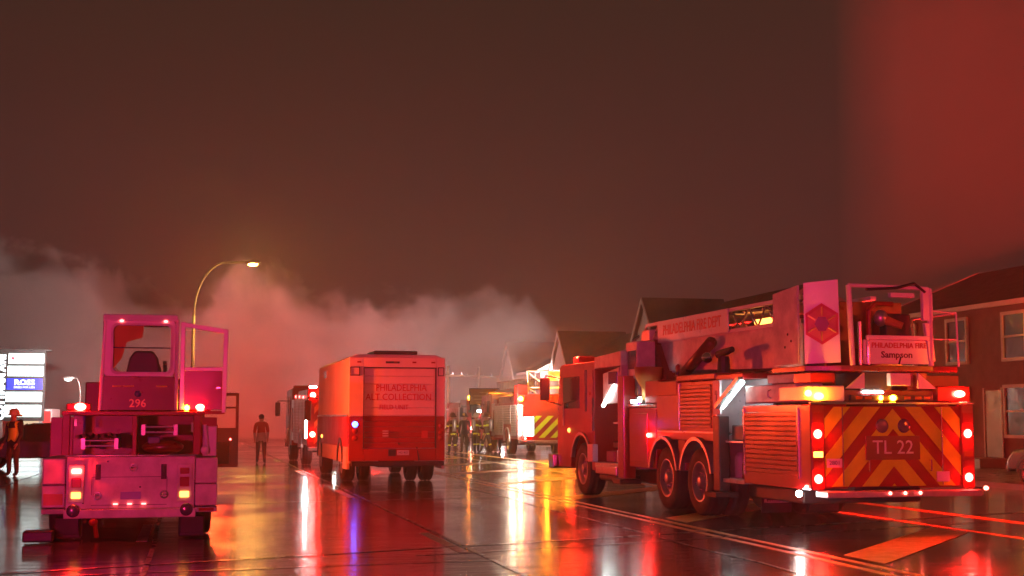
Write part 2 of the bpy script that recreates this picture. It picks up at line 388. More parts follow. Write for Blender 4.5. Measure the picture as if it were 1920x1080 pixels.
# ================================================================== TOWER LADDER TRUCK (chevron rear, bucket)
def tower_truck():
    T = empty('tower_ladder_truck', (5.33, 19.5, 0), 14.5, 'red and white tower ladder truck with chevron rear reading TL 22 and a bucket', 'fire truck')
    # --- body carcass
    box('frame_rail', DARKM, T, -.5, .5, .2, 12.0, .52, .86)
    box('rear_wall', CHR, T, -1.06, 1.06, 0, .08, .66, 1.77, .004)
    for sg in (-1, 1):
        box('lamp_column', RED, T, min(sg*1.06, sg*1.27), max(sg*1.06, sg*1.27), -.02, .3, .62, 1.80, .02)
    chevrons(T, 0, 1.055, .665, 1.765, .52, .28, 1.12, 1.46, YEL)
    for x in (-.78, .76): box('seam_strip', CHROME, T, x-.008, x+.008, -.012, -.0045, .68, 1.76, .002)
    box('seam_strip', CHROME, T, -1.27, 1.27, -.03, .02, 1.80, 1.83, .004)
    box('number_plate_panel', DRED, T, -.44, .40, -.03, -.006, 1.03, 1.36, .006)
    text('TL 22', .27, SILV, T, (-.02, -.032, 1.195), REAR, sx=1.0)
    for x in (-.17, .17):
        lens('round_badge', BLENS, T, (x, -.006, 1.50), .10, depth=.02)
    box('licence_plate', PLASTIC, T, -1.03, -.80, -.018, -.006, .93, 1.05, .004); text('2801', .085, NAVY, T, (-.915, -.02, .99), REAR)
    box('catch_plate', PLASTIC, T, .66, .86, -.02, -.006, .72, .86, .004)
    for x in (-.40, .56):
        MB().path([(x, -.005, .88), (x, -.05, .88), (x, -.05, 1.02), (x, -.005, 1.02)], .012).build('grab_handle', CHROME, T)
    for sg in (-1, 1):
        x = sg*1.165
        lens('tail_lamp', E_RED, T, (x, -.025, 1.39), .062); lens('tail_lamp', E_RED, T, (x, -.025, .775), .062)
        box('side_marker', E_AMBS if sg < 0 else ALENS, T, x-.07, x+.07, -.035, -.018, 1.07, 1.15, .004)
        box('reflector', LGLASS, T, x-.08, x+.08, -.032, -.018, 1.53, 1.68, .004)
        box('reflector', LGLASS, T, x-.08, x+.08, -.032, -.018, .90, 1.02, .004)
    box('underbody', BLACK, T, -.95, .95, .9, 2.8, .38, .6, .03); box('underbody', BLACK, T, -.8, .8, 6.3, 9.9, .36, .62, .03)  # black blocks added to darken the space under the truck
    box('tailboard', PLATE, T, -1.18, 1.18, -.32, .05, .53, .61, .012)
    for x in (-.25, -.02, .21): lens('marker_lamp', E_REDS, T, (x, -.33, .585), .022, depth=.015)
    for x in (-.42, .4): MB().box(x-.26, x+.26, 2.9, 2.93, .12, .5).build('mud_flap', BLACK, T)
    # --- rear deck with lamps
    box('deck_locker', WHITE, T, -1.25, -.72, .02, 1.0, 1.84, 2.06, .02)
    box('deck_locker', RED, T, .72, 1.25, .02, 1.0, 1.84, 2.06, .02)
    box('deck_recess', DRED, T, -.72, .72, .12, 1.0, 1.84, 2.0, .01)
    lens('beacon', E_AMB, T, (-1.13, -.02, 1.91), .07, ry=.05); lens('beacon', E_AMB, T, (-1.27, .02, 1.95), .05, ry=.045)
    lens('beacon', E_RED2, T, (1.06, -.02, 1.95), .085, ry=.05)
    box('arrow_bar', BLACK, T, -.62, .66, .03, .1, 1.85, 1.93, .006)
    lens('arrow_lamp', E_AMB, T, (-.16, .028, 1.89), .035); lens('arrow_lamp', E_AMB, T, (0.03, .028, 1.89), .055, ry=.04)
    for x in (-.5, -.36, .25, .42, .56): box('arrow_segment', ALENS, T, x-.05, x+.05, .018, .028, 1.87, 1.91, .003)
    for x in (-.33, -.16): box('deck_lamp', E_WHT, T, x-.07, x+.07, .08, .11, 1.96, 1.985, .004)
    # --- left side
    def side_box(n, m, y0, y1, z0, z1, xi=-.55, xo=-1.25, bv=.01): return box(n, m, T, xo, xi, y0, y1, z0, z1, bv)
    side_box('locker_wall', RED, .30, 2.27, .62, 1.80)
    rollup('roll_up_door', RED, T, -1.252, .42, 2.18, .80, 1.70)
    box('door_rail', CHROME, T, -1.275, -1.25, .36, .40, .76, 1.76, .004); box('door_rail', CHROME, T, -1.275, -1.25, 2.2, 2.24, .76, 1.76, .004)
    side_box('upper_locker', CREAM, .5, 2.2, 1.83, 2.10, -.8, -1.24, .02)
    MB().path([(-1.24, 1.28, 1.9), (-1.29, 1.28, 1.92), (-1.29, 1.28, 2.0), (-1.24, 1.28, 2.02)], .012).build('latch', CHROME, T)
    # open compartment
    box('compartment_back', PLATE, T, -.75, -.70, 2.28, 3.32, .62, 2.22, .004)
    box('compartment_floor', PLATE, T, -1.25, -.75, 2.28, 3.32, .60, .66, .004)
    box('compartment_shelf', STEEL, T, -1.2, -.75, 2.3, 3.30, 1.22, 1.25, .004)
    box('compartment_wall', STEEL, T, -1.25, -.75, 3.30, 3.36, .62, 2.22, .004)
    box('compartment_roof', RED, T, -1.25, -.55, 2.27, 3.36, 2.22, 2.30, .01)
    for k, (y, h) in enumerate(((2.5, .34), (2.78, .28), (3.05, .4))):
        MB().lathe([(0, 0), (.1, 0), (.1, h*.8), (.06, h), (0, h)], (-.95, y, .665), n=14).build('gas_cylinder', GREY if k != 1 else RED, T, smooth=True)
    box('tool_case', BLACK, T, -1.15, -.8, 2.45, 2.95, 1.255, 1.5, .02)
    MB().tube((-1.28, 2.20, 2.16), (-1.28, 3.0, 1.78), .03).build('led_strip', E_WHT, T)
    MB().prism([(2.12, 2.20), (2.16, 2.24), (3.06, 1.82), (3.02, 1.76)], 'x', -1.40, -1.30).build('lift_door_edge', STEEL, T)
    box('status_panel', PLASTIC, T, -1.30, -1.26, 3.06, 3.34, 1.66, 2.21, .008)
    MB().box(-1.305, -1.30, 3.15, 3.25, 1.98, 2.05).box(-1.305, -1.30, 3.17, 3.21, 1.86, 1.98).box(-1.305, -1.30, 3.12, 3.2, 1.80, 1.84).build('panel_mark', NAVY, T)
    box('outrigger', BLACK, T, -1.31, -1.13, 3.08, 3.34, .45, 1.64, .015)
    box('outrigger_foot', DARKM, T, -1.42, -1.02, 2.98, 3.44, .36, .44, .01)
    # side over the wheels
    side_box('wheel_housing', RED, 3.38, 6.05, 1.24, 2.22)
    side_box('roof_tray', RED, 3.3, 5.0, 2.23, 2.34, -.6, -1.28, .02)
    rollup('roll_up_door', RED, T, -1.252, 3.52, 4.86, 1.44, 2.16)
    box('door_rail', CHROME, T, -1.275, -1.25, 4.88, 4.92, 1.4, 2.2, .004)
    box('panel_trim', STEEL, T, -1.27, -1.25, 3.40, 6.0, 1.36, 1.39, .004)
    side_box('step_locker', RED, 5.05, 6.02, 2.0, 2.26, -.7, -1.26, .02)
    for y in (4.12, 5.64):
        for x in (-1.06, 1.06): wheel(T, x, y, .56, .36, -1 if x < 0 else 1)
        for x in (-.68, .68): wheel(T, x, y, .56, .30, -1 if x < 0 else 1)
        arch('fender', STEEL, T, -1.32, -.9, y, .58, .66, .72, 12, 168); arch('fender', STEEL, T, .9, 1.32, y, .58, .66, .72, 12, 168)
        MB().tube((-1.1, y, .56), (1.1, y, .56), .12, n=12).build('axle', DARKM, T)
    side_box('skirt', RED, 4.72, 5.04, .72, 1.24, -.6, -1.24)
    side_box('side_panel', RED, 6.10, 7.55, .70, 1.80)
    box('side_panel_door', RED, T, -1.275, -1.251, 6.5, 7.45, .80, 1.70, .012)
    lens('side_lamp', E_RED, T, (-1.278, 6.44, 1.30), .04, ax='x'); 
    side_box('pump_deck', PLATE, 6.1, 8.1, 1.81, 1.86, 1.2, -1.25)
    side_box('hose_locker', RED, 6.05, 6.75, 1.87, 2.3, -.75, -1.22, .02)
    box('outrigger', RED, T, -1.33, -1.08, 7.66, 8.0, .46, 2.42, .02)
    box('outrigger_foot', DARKM, T, -1.42, -1.0, 7.6, 8.06, .36, .45, .01)
    MB().path([(-1.2, 7.1, 1.86), (-1.2, 7.1, 2.02), (-1.2, 7.95, 2.02)], .02).build('deck_rail', CHROME, T)
    MB().lathe([(0, 0), (.12, 0), (.13, .2), (.25, .42), (.27, .62), (0, .64)], (-.95, 7.28, 1.95), n=18).build('intake_cone', ORNG, T, smooth=True)
    for dx in (-.1, .1): MB().tube((-1.15, 7.28+dx, 1.86), (-1.15, 7.28+dx, 2.2), .015).build('cone_strut', CHROME, T)
    lens('deck_lamp', E_WHT, T, (-1.25, 6.95, 1.95), .05, ax='x'); box('deck_lamp', E_WHT, T, -1.27, -1.22, 7.15, 7.4, 1.90, 1.95, .004)
    # right side, plain lockers
    box('locker_wall', RED, T, .55, 1.25, .30, 3.36, .62, 2.22); box('wheel_housing', RED, T, .55, 1.25, 3.38, 6.05, 1.24, 2.22); box('side_panel', RED, T, .55, 1.25, 6.1, 7.55, .70, 2.2)
    for y0, y1, z0, z1 in ((.42, 1.8, .8, 2.1), (1.95, 3.25, .8, 2.1), (3.6, 5.9, 1.45, 2.1)): rollup('roll_up_door', RED, T, 1.252, y0, y1, z0, z1, 1)
    # --- cab
    prof = [(9.72, .55), (9.9, .55), (9.95, .98)] + [(10.6+.72*math.cos(R(a)), .6+.72*math.sin(R(a))) for a in range(150, 20, -15)] + [(11.35, .95), (11.4, .55), (12.3, .55), (12.42, .9), (12.40, 1.8), (12.22, 2.72), (12.1, 2.78), (9.72, 2.78)]
    MB().prism(prof, 'x', -1.24, 1.24).build('cab', RED, T, bevel=.02)
    MB().prism([(8.05, 2.62), (9.72, 2.62), (9.72, 2.86), (8.05, 2.92)], 'x', -1.24, 1.24).build('cab_roof', CREAM, T, bevel=.02)
    box('cab_back', CREAM, T, -1.24, 1.24, 8.02, 8.10, .9, 2.62); box('cab_floor', PLATE, T, -1.24, 1.24, 8.1, 9.72, .62, .72)
    box('cab_inner_wall', GREY, T, -.2, -.12, 8.1, 9.72, .72, 2.62, .004)
    MB().prism([(8.1, 1.9), (9.1, 1.9), (9.1, 2.5), (8.1, 2.6)], 'x', -1.26, -1.2).build('cab_rear_panel', CREAM, T, bevel=.01)
    box('cab_rear_window', GLASS, T, -1.275, -1.25, 8.2, 8.72, 2.28, 2.52, .01)
    for y in (8.45, 9.2):
        box('seat', BLACK, T, -.95, -.45, y-.22, y+.22, 1.0, 1.14, .03); box('seat_back', GREY, T, -.5, -.38, y-.22, y+.22, 1.1, 1.75, .03)
    box('medical_case', PLASTIC, T, -1.1, -.6, 8.2, 8.75, .73, .98, .02); box('medical_case', RED, T, -1.1, -.7, 8.9, 9.4, .73, .95, .02)
    MB().tube((-1.27, 8.35, 2.24), (-1.27, 9.05, 1.86), .035).build('led_strip', E_WHT, T)
    box('cab_shelf', STEEL, T, -1.22, -.3, 8.12, 8.6, 1.5, 1.53, .004)
    MB().tube((-1.29, 9.66, 1.35), (-1.29, 9.66, 2.02), .028).build('grab_rail', CHROME, T)
    MB().tube((-1.29, 11.75, 1.45), (-1.29, 11.75, 1.95), .03).build('grab_rail', CHROME, T)
    box('cab_window', GLASS, T, -1.252, -1.238, 10.75, 11.95, 1.82, 2.5, .01); box('cab_window', GLASS, T, -1.252, -1.238, 10.22, 10.36, 1.75, 2.62, .006)
    box('cab_door', RED, T, -1.262, -1.242, 9.78, 10.16, 1.3, 2.6, .01)
    box('windscreen', GLASS, T, -1.1, 1.1, 12.30, 12.36, 1.8, 2.55, .01)
    MB().box(-1.35, 1.35, 12.42, 12.8, .5, .82).build('front_bumper', CHROME, T, bevel=.03)
    box('grille', STEEL, T, -.6, .6, 12.41, 12.46, .95, 1.55)
    box('mirror', BLACK, T, -1.72, -1.5, 12.1, 12.2, 2.0, 2.5, .03); MB().path([(-1.24, 12.1, 2.5), (-1.6, 12.15, 2.55), (-1.6, 12.15, 2.0), (-1.24, 12.1, 1.9)], .018).build('mirror_arm', CHROME, T)
    box('step_box', PLASTIC, T, -1.32, -1.2, 9.62, 9.98, .72, 1.08, .015); box('step_box', STEEL, T, -1.3, -.9, 8.2, 9.5, .5, .66, .015)
    box('fuel_tank', DARKM, T, -1.2, -.6, 8.2, 9.6, .36, .5, .05)
    for x in (-1.04, 1.04): wheel(T, x, 10.6, .55, .38, -1 if x < 0 else 1)
    arch('fender', STEEL, T, -1.28, -1.2, 10.6, .6, .66, .72, 15, 165)
    MB().tube((-1.1, 10.6, .55), (1.1, 10.6, .55), .1, n=12).build('axle', DARKM, T)
    box('light_bar', LGLASS, T, -1.1, 1.1, 11.3, 11.65, 2.80, 2.95, .03)
    lens('beacon', E_RED2, T, (-1.10, 11.0, 2.70), .12, ry=.05); lens('side_lamp', E_AMBS, T, (-1.25, 11.5, 1.35), .05, ax='x')
    MB().tube((-1.0, 8.0, 2.9), (-1.0, 8.0, 3.12), .02).tube((-1.0, 8.0, 3.12), (-.9, 7.9, 3.2), .025).build('roof_bracket', CHROME, T)
    lens('side_lamp', E_RED, T, (1.278, 6.44, 1.30), .04, ax='x', sgn=1); lens('side_lamp', E_RED, T, (1.278, 3.0, 2.05), .05, ax='x', sgn=1); addlight(T, (1.5, 3.0, 2.05), (1, .012, .008), 2200)  # unseen right side lamps and red light added for the houses
    addlight(T, (-1.15, 11.5, 3.02), (1, .03, .01), 500)  # red light added at the unlit light bar to tint the van
    # --- turntable pedestal and boom
    MB().lathe([(0, 0), (.85, 0), (.85, .14), (.7, .2), (0, .2)], (0, 7.3, 1.86), n=28).build('turntable', DARKM, T)
    MB().prism([(6.7, 2.05), (8.0, 2.05), (8.35, 2.5), (8.35, 3.12), (7.6, 3.12)], 'x', -.72, -.50).build('pedestal', DRED, T, bevel=.02)
    MB().prism([(6.7, 2.05), (8.0, 2.05), (8.35, 2.5), (8.35, 3.12), (7.6, 3.12)], 'x', .50, .72).build('pedestal', DRED, T, bevel=.02)
    box('operator_console', CREAM, T, -1.12, -.74, 7.45, 8.1, 2.36, 3.08, .03)
    box('console_screen', GLASS, T, -1.13, -1.118, 7.5, 7.95, 2.55, 2.9, .005)
    for sg in (-1, 1):
        x0, x1 = min(sg*.60, sg*.56), max(sg*.60, sg*.56)
        MB().prism([(1.5, 2.36), (7.3, 2.5), (8.2, 2.78), (8.2, 3.06), (1.5, 3.06)], 'x', x0, x1).build('boom_side_plate', CREAM, T, bevel=.01)
        MB().box(x0-.03, x1+.03, 1.5, 8.3, 3.04, 3.10).build('boom_rail', WHITE, T)
        MB().box(x0-.03, x1+.03, 1.5, 8.3, 3.40, 3.46).build('boom_rail', WHITE, T)
        lat = MB(); y = 2.45
        while y < 8.2:
            lat.tube((sg*.58, y, 3.08), (sg*.58, y+.35, 3.42), .018, n=6); lat.tube((sg*.58, y+.35, 3.42), (sg*.58, y+.7, 3.08), .018, n=6); y += .7
        lat.build('boom_lattice', STEEL, T)
        MB().tube((sg*.72, 6.35, 2.3), (sg*.72, 4.75, 2.92), .10, n=14).build('lift_cylinder', DRED, T, smooth=True)
    box('boom_bottom_plate', CREAM, T, -.56, .56, 1.5, 7.3, 2.46, 2.5, .004)
    b = MB()
    for k in range(18): b.tube((-.55, 1.6+k*.36, 3.36), (.55, 1.6+k*.36, 3.36), .022, n=6)
    b.build('boom_rungs', STEEL, T)
    box('sign_board', WHITE, T, -.66, -.635, 4.18, 7.55, 3.05, 3.46, .008)
    text('PHILADELPHIA FIRE DEPT', .27, REDL, T, (-.662, 5.86, 3.26), LEFT, sx=.92, bold=.004)
    box('boom_tip_box', CREAM, T, -.66, -.2, 8.0, 8.45, 3.02, 3.34, .02)
    MB().tube((-.3, 3.3, 3.2), (-.3, 3.8, 3.2), .05).build('boom_lamp', E_AMBS, T)
    MB().tube((-.95, 3.7, 2.34), (-.95, 3.7, 2.62), .11, .09).tube((-.95, 3.9, 2.66), (-.95, 3.35, 2.72), .07, .05).build('deck_gun', DARKM, T)
    MB().ball((-1.05, 4.15, 2.62), .09, .14, .09).build('spot_lamp', CHROME, T, smooth=True)
    lens('beacon', LGLASS, T, (-.9, 5.9, 2.5), .08, ax='x'); MB().tube((-.9, 5.9, 2.3), (-.9, 5.9, 2.45), .03).build('beacon_post', BLACK, T)
    # --- bucket at the tip, over the rear deck
    B = empty('bucket', (0, 0, 0)); B.parent = T
    foot = [(-.62, -.06), (.62, -.06), (1.06, .02), (1.10, 1.3), (-1.22, 1.3), (-1.22, .22), (-.78, .0)]
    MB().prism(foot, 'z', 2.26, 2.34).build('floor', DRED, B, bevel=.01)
    MB().prism([(-.45, 2.36), (.62, 2.36), (.62, 2.68), (.5, 2.70), (-.45, 2.70)], 'y', -.05, -.02).build('front_panel', WHITE, B, bevel=.008)
    text('PHILADELPHIA FIRE', .105, REDL, B, (.10, -.053, 2.62), REAR, sx=.95, bold=.002)
    text('Sampson', .125, DARKL, B, (.06, -.053, 2.49), REAR, sx=1.1, bold=.003)
    MB().tube((.09, -.055, 2.36), (.12, -.055, 2.46), .012).build('drain_hose', BLACK, B)
    fr = MB()
    for a, c in (((-.62, 2.34), (-.66, 3.46)), ((.60, 2.34), (.60, 3.44))):
        fr.tube((a[0], -.04, a[1]), (c[0], -.04, c[1]), .04, n=8)
    fr.tube((-.66, -.04, 3.46), (.56, -.04, 3.44), .03, n=8); fr.build('front_frame', WHITE, B)
    MB().prism([(.48, 2.98), (.64, 2.98), (.64, 3.36), (.58, 3.46), (.48, 3.46)], 'y', -.07, .0).build('corner_guard', WHITE, B, bevel=.01)
    MB().prism([(.56, 2.40), (.66, 2.40), (.62, 2.95), (.5, 2.95)], 'y', -.07, .0).build('corner_guard', WHITE, B, bevel=.01)
    MB().tube((-.5, -.04, 2.35), (-.5, -.04, 2.95), .025).tube((-.38, -.04, 2.35), (-.38, -.04, 2.7), .03).build('hydraulic_pipe', CHROME, B)
    # inner equipment of the bucket
    MB().path([(-.28, .1, 2.75), (-.28, .1, 3.12), (-.18, .1, 3.22), (.1, .1, 3.22)], .035).build('water_pipe', RED, B)
    MB().tube((-.05, .1, 3.0), (.18, -.02, 2.9), .07, .05).build('nozzle', ORNG, B); MB().ball((-.08, .12, 3.02), .10, .1, .12).build('monitor_joint', STEEL, B, smooth=True)
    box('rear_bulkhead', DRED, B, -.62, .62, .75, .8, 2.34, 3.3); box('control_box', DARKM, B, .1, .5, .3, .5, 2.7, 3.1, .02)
    box('work_lamp_housing', PLASTIC, B, -.02, .36, -.06, .02, 3.30, 3.37, .01); box('step_ledge', WHITE, B, -.42, .55, -.12, -.05, 2.70, 2.76, .01)
    MB().path([(-.42, -.1, 3.40), (.05, -.1, 3.43), (.32, -.12, 3.5), (.5, -.1, 3.38)], .02).build('cable', BLACK, B)
    # emblem plate, angled
    MB().add([(-.78, .0, 2.38), (-1.22, .22, 2.36), (-1.22, .22, 3.50), (-.80, .0, 3.54), (-.76, .03, 2.38), (-1.2, .25, 2.36), (-1.2, .25, 3.50), (-.78, .03, 3.54)],
             [(0, 1, 2, 3), (7, 6, 5, 4), (0, 3, 7, 4), (1, 5, 6, 2), (3, 2, 6, 7), (0, 4, 5, 1)]).build('emblem_plate', WHITE, B)
    d = Vector((-.44, .22, 0)).normalized(); nrm = Vector((-d.y*-1, 0, 0)); nrm = Vector((-.22, -.44, 0)).normalized()
    def ep(u, z, o): return Vector((-1.0, .11, 2.92)) + d*(-u) + Vector((0, 0, z)) + nrm*o
    def hexa(r, o, name, m, sc_=1.0, rot=30):
        vs = [ep(r*sc_*math.cos(R(60*k+rot)), r*math.sin(R(60*k+rot))*1.12, o) for k in range(6)]; vb = [ep(r*sc_*math.cos(R(60*k+rot)), r*math.sin(R(60*k+rot))*1.12, .0) for k in range(6)]
        return MB().add(vs+vb, [tuple(range(6)), tuple(range(11, 5, -1))]+[(i, (i+1) % 6, 6+(i+1) % 6, 6+i) for i in range(6)]).build(name, m, B)
    hexa(.26, .006, 'emblem', REDL); hexa(.215, .009, 'emblem_field', mat('emblem_orange', (.55, .10, .05), .4)); hexa(.10, .012, 'emblem_centre', DRED, rot=0)
    eb = MB()
    for k in range(6):
        a, c = ep(.1*math.cos(R(60*k+30)), .11*math.sin(R(60*k+30)), .014), ep(.22*math.cos(R(60*k+30)), .24*math.sin(R(60*k+30)), .014); eb.tube(a, c, .012, n=5)
    eb.build('emblem_ray', GOLD, B)
    MB().prism([(.34, 2.36), (1.14, 2.36), (1.14, 3.42), (.34, 3.48)], 'x', -1.26, -1.22).build('side_panel', CREAM, B, bevel=.008)
    for y, z in ((.55, 2.7), (.75, 2.62), (.66, 2.8)): lens('bolt', DARKM, B, (-1.262, y, z), .02, ax='x', depth=.01)
    rf = MB()
    rf.path([(.66, -.03, 3.12), (1.06, .02, 3.10), (1.08, .02, 2.34)], .014, n=6); rf.path([(1.06, .02, 3.10), (1.1, 1.28, 3.10), (1.1, 1.28, 2.34)], .014, n=6); rf.tube((.66, -.03, 2.72), (1.07, .02, 2.72), .01, n=6)
    rf.build('side_rail', WHITE, B)
    # bucket underside brackets
    box('bucket_beam', DARKM, T, -.45, .05, .1, .8, 2.0, 2.25); box('bucket_beam', DRED, T, .3, .62, .1, .8, 2.0, 2.25); box('hydraulic_box', WHITE, T, -.02, .3, .0, .12, 2.06, 2.24, .01)
    for sg in (-1, 1):
        MB().prism([(sg*.42, 2.24), (sg*.70, 2.02), (sg*.42, 2.02)], 'y', .0, .05).build('gusset', WHITE, T)
    box('toolbox', CREAM, T, -1.2, -.9, .6, 1.5, 2.11, 2.24, .01); box('toolbox', RED, T, -1.22, -.85, .05, .58, 2.1, 2.24, .01)
    lens('ground_lamp', em('ground_lamp_lit', (.95, 1, .93), 220), T, (-1.3, .3, .56), .045); MB().tube((-1.3, .3, .58), (-1.2, .35, .64), .015).build('lamp_stalk', BLACK, T)
    lens('marker_lamp', E_REDS, T, (-1.28, .1, .66), .03); lens('marker_lamp', E_REDS, T, (1.45, .0, .62), .03)
    MB().tube((1.42, .03, .62), (1.2, .06, .64), .012).build('lamp_stalk', BLACK, T); box('ground_lamp', E_WHT, T, .98, 1.12, -.05, -.02, .54, .565, .003)
    text('Rosenbauer', .09, SILV, T, (-.42, 2.895, .3), REAR)
    return T
tower_truck()
# ================================================================== TILLER LADDER TRUCK (296)
def tiller_truck():
    A = empty('tiller_ladder_truck', (-5.04, 18.5, 0), 14.0, 'tiller ladder truck numbered 296 with glazed rear steering cab and open cab door', 'fire truck')
    # lower rear body
    box('rear_panel', CREAM, A, -.82, .82, 0, .06, .42, 1.10, .008)
    box('rear_bumper', CREAM, A, -.84, .84, -.06, .06, .30, .415, .012)
    box('panel_ledge', CHROME, A, -.84, .84, -.03, .08, 1.105, 1.125, .004)
    MB().box(-.5, .46, -.006, 0, .83, .836).box(-.5, -.494, -.006, 0, .6, .83).box(.46, .466, -.006, 0, .6, .83).box(-.5, .466, -.006, 0, .465, .471).build('panel_joint', DARKM, A)
    for sg in (-1, 1):
        xa, xb = sorted((sg*.83, sg*1.12))
        box('side_box', CREAM, A, xa, xb, .02, 1.6, .74, 1.08, .015); box('side_box', CREAM, A, xa, xb, .04, 1.6, .44, .73, .015)
        box('side_step', PLATE, A, xa, xb, -.02, 1.6, .36, .425, .008)
        box('skirt', DARKM, A, sg*.80-.15, sg*.80+.15, .1, .2, .08, .30, .01)
    box('reflector', ALENS, A, -1.10, -.86, .03, .042, .47, .62, .004); box('marker_lamp', LGLASS, A, .88, 1.08, -.03, -.02, .375, .415, .004)
    for sg, top in ((-1, True), (1, False)):
        x = sg*.69
        box('lamp_bezel', CREAM, A, x-.10, x+.10, -.025, 0, .50, 1.0, .01)
        if top: box('tail_lamp', E_RED, A, x-.06, x+.06, -.05, -.024, .885, .945, .012)
        else: box('tail_lamp', LGLASS, A, x-.06, x+.06, -.04, -.024, .87, .95, .012)
        box('tail_lamp', LGLASS, A, x-.06, x+.06, -.04, -.024, .70, .83, .012)
        box('turn_lamp', E_AMBS, A, x-.06, x+.06, -.045, -.024, .56, .64, .012)
        lens('round_lens', BLENS, A, (sg*.72, -.062, .40), .085, depth=.03)
        box('slot', BLACK, A, sg*.42-.035, sg*.42+.035, -.012, .0, .80, 1.0, .006); box('slot_cup', DARKM, A, sg*.42-.018, sg*.42+.018, -.02, -.012, .83, .97, .004)
    for x, z in ((.03, .955), (-.42, .59), (.43, .60)):
        MB().lathe([(.032, 0), (.055, .0), (.055, .018), (.032, .018), (.032, 0)], n=18).v
        b = MB().lathe([(.034, 0), (.056, 0), (.056, .02), (.034, .02), (.034, 0)], (x, -.02, z), 'y', 18); b.tube((x-.04, -.012, z), (x+.04, -.012, z), .008); b.build('pull_ring', CHROME, A)
    box('licence_plate', mat('blue_plate', (.25, .26, .5), .4), A, -.13, .13, -.014, -.001, .54, .64, .004)
    for x in (-.19, -.01, .17): box('marker_lamp', E_REDD, A, x-.03, x+.03, -.03, -.001, .47, .49, .004)
    for x, z in ((-.3, 1.04), (.12, .7), (.62, .75), (-.6, .5)): lens('bolt', DARKM, A, (x, -.001, z), .012, depth=.006)
    # trailer floor, wheels
    box('trailer_floor', DARKM, A, -.84, .84, .1, 9.0, .62, .78); box('trailer_floor', DARKM, A, -1.12, 1.12, 1.7, 9.0, .78, .86)
    for x in (-.92, .92): wheel(A, x, 1.0, .5, .30, -1 if x < 0 else 1)
    MB().tube((-.9, 1.0, .5), (.9, 1.0, .5), .1, n=12).build('axle', DARKM, A)
    box('wheel_chock', BLACK, A, -1.32, -.95, -.25, .1, .02, .16, .02)
    for sg in (-1, 1): box('outrigger_leg', DARKM, A, sg*.80-.17, sg*.80+.17, .25, .6, .02, .30, .02)
    MB().tube((-.45, -.02, .28), (-.42, .05, .05), .03).ball((-.46, -.05, .25), .06, .05, .05).build('tow_hook', RED, A)
    # ladder bay between panel and cab
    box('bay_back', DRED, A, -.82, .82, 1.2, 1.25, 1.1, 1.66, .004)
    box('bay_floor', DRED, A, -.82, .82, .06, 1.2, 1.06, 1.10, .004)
    for x in (-.84, .84): box('bay_post', RED, A, x-.05, x+.05, 0, .12, 1.12, 1.66, .01)
    box('bay_divider', RED, A, .0, .06, .02, 1.2, 1.10, 1.64, .008)
    for (x0, x1, z) in ((-.62, -.2, 1.24), (.14, .56, 1.42)):
        q = MB()
        for dz in (0, .07): q.tube((x0, .02, z+dz), (x1, .02, z+dz), .014)
        for x in (x0, x1): q.box(x-.025, x+.025, .0, 1.1, z-.04, z+.1)
        q.build('ground_ladder', STEEL, A)
    q = MB()
    for k in range(7): q.tube((-.7+k*.08, .1, 1.36+.02*(k % 3)), (-.7+k*.08, 1.1, 1.36), .026, n=8)
    q.build('pike_pole_bundle', WOODP, A)
    MB().ball((.4, .25, 1.22), .28, .2, .10).build('hose_roll', DRED, A, smooth=True); box('tool_box', NAVY, A, .2, .36, .1, .4, 1.27, 1.36, .01)
    box('bay_bracket', CHROME, A, -.74, -.70, -.02, .02, 1.5, 1.6, .004); box('bay_bracket', CHROME, A, .76, .79, -.02, .02, 1.42, 1.55, .004)
    q = MB(); q.box(.92, 1.1, .05, .2, 1.1, 1.5); q.tube((.98, .02, 1.12), (.94, .02, 1.52), .03); q.ball((.95, -.01, 1.18), .06, .05, .06); q.build('control_stand', PLASTIC, A, bevel=.01)
    box('cab_sill', RED, A, -.9, .92, -.01, 1.3, 1.645, 1.70, .01)
    # rear steering cab
    CB = empty('steering_cab', (0, 0, 0)); CB.parent = A
    def face(pts, name, m, y0=0.0, y1=.05): return MB().prism(pts, 'y', y0, y1).build(name, m, CB, bevel=.006)
    face([(-.43, 1.71), (.54, 1.71), (.53, 2.16), (-.40, 2.16)], 'lower_panel', DRED)
    # window frame ring with rounded opening
    def rr(x0, x1, z0, z1, r, n=5):
        p = []
        for cx, cz, a0 in ((x1-r, z1-r, 0), (x0+r, z1-r, 90), (x0+r, z0+r, 180), (x1-r, z0+r, 270)):
            for k in range(n+1): a = R(a0+90*k/n); p.append((cx+r*math.cos(a), cz+r*math.sin(a)))
        return p
    def ring(outer, inner, y0, y1, name, m, par):
        n = len(outer); vs = [(x, y0, z) for x, z in outer]+[(x, y0, z) for x, z in inner]+[(x, y1, z) for x, z in outer]+[(x, y1, z) for x, z in inner]
        fs = []
        for i in range(n):
            j = (i+1) % n
            fs += [(i, j, n+j, n+i), (2*n+i, 3*n+i, 3*n+j, 2*n+j), (i, 2*n+i, 2*n+j, j), (n+i, n+j, 3*n+j, 3*n+i)]
        return MB().add(vs, fs).build(name, m, par)
    wn = rr(-.27, .47, 2.22, 2.84, .07); wo_ = rr(-.40, .53, 2.162, 2.93, .09)
    ring(wo_, wn, -.0, .05, 'window_frame', WHITE, CB)
    ring(rr(-.30, .50, 2.19, 2.87, .08), wn, -.02, -.001, 'window_gasket', CREAM, CB)
    box('rear_window', gl, CB, -.27, .47, .022, .028, 2.22, 2.84, 0)
    box('window_bar', BLACK, CB, -.27, .47, -.005, .02, 2.535, 2.55, .002)
    MB().prism([(-.44, 1.71), (-.40, 1.71), (-.36, 2.93), (-.40, 2.90)], 'y', -.02, .16).build('corner_post', WHITE, CB, bevel=.01)
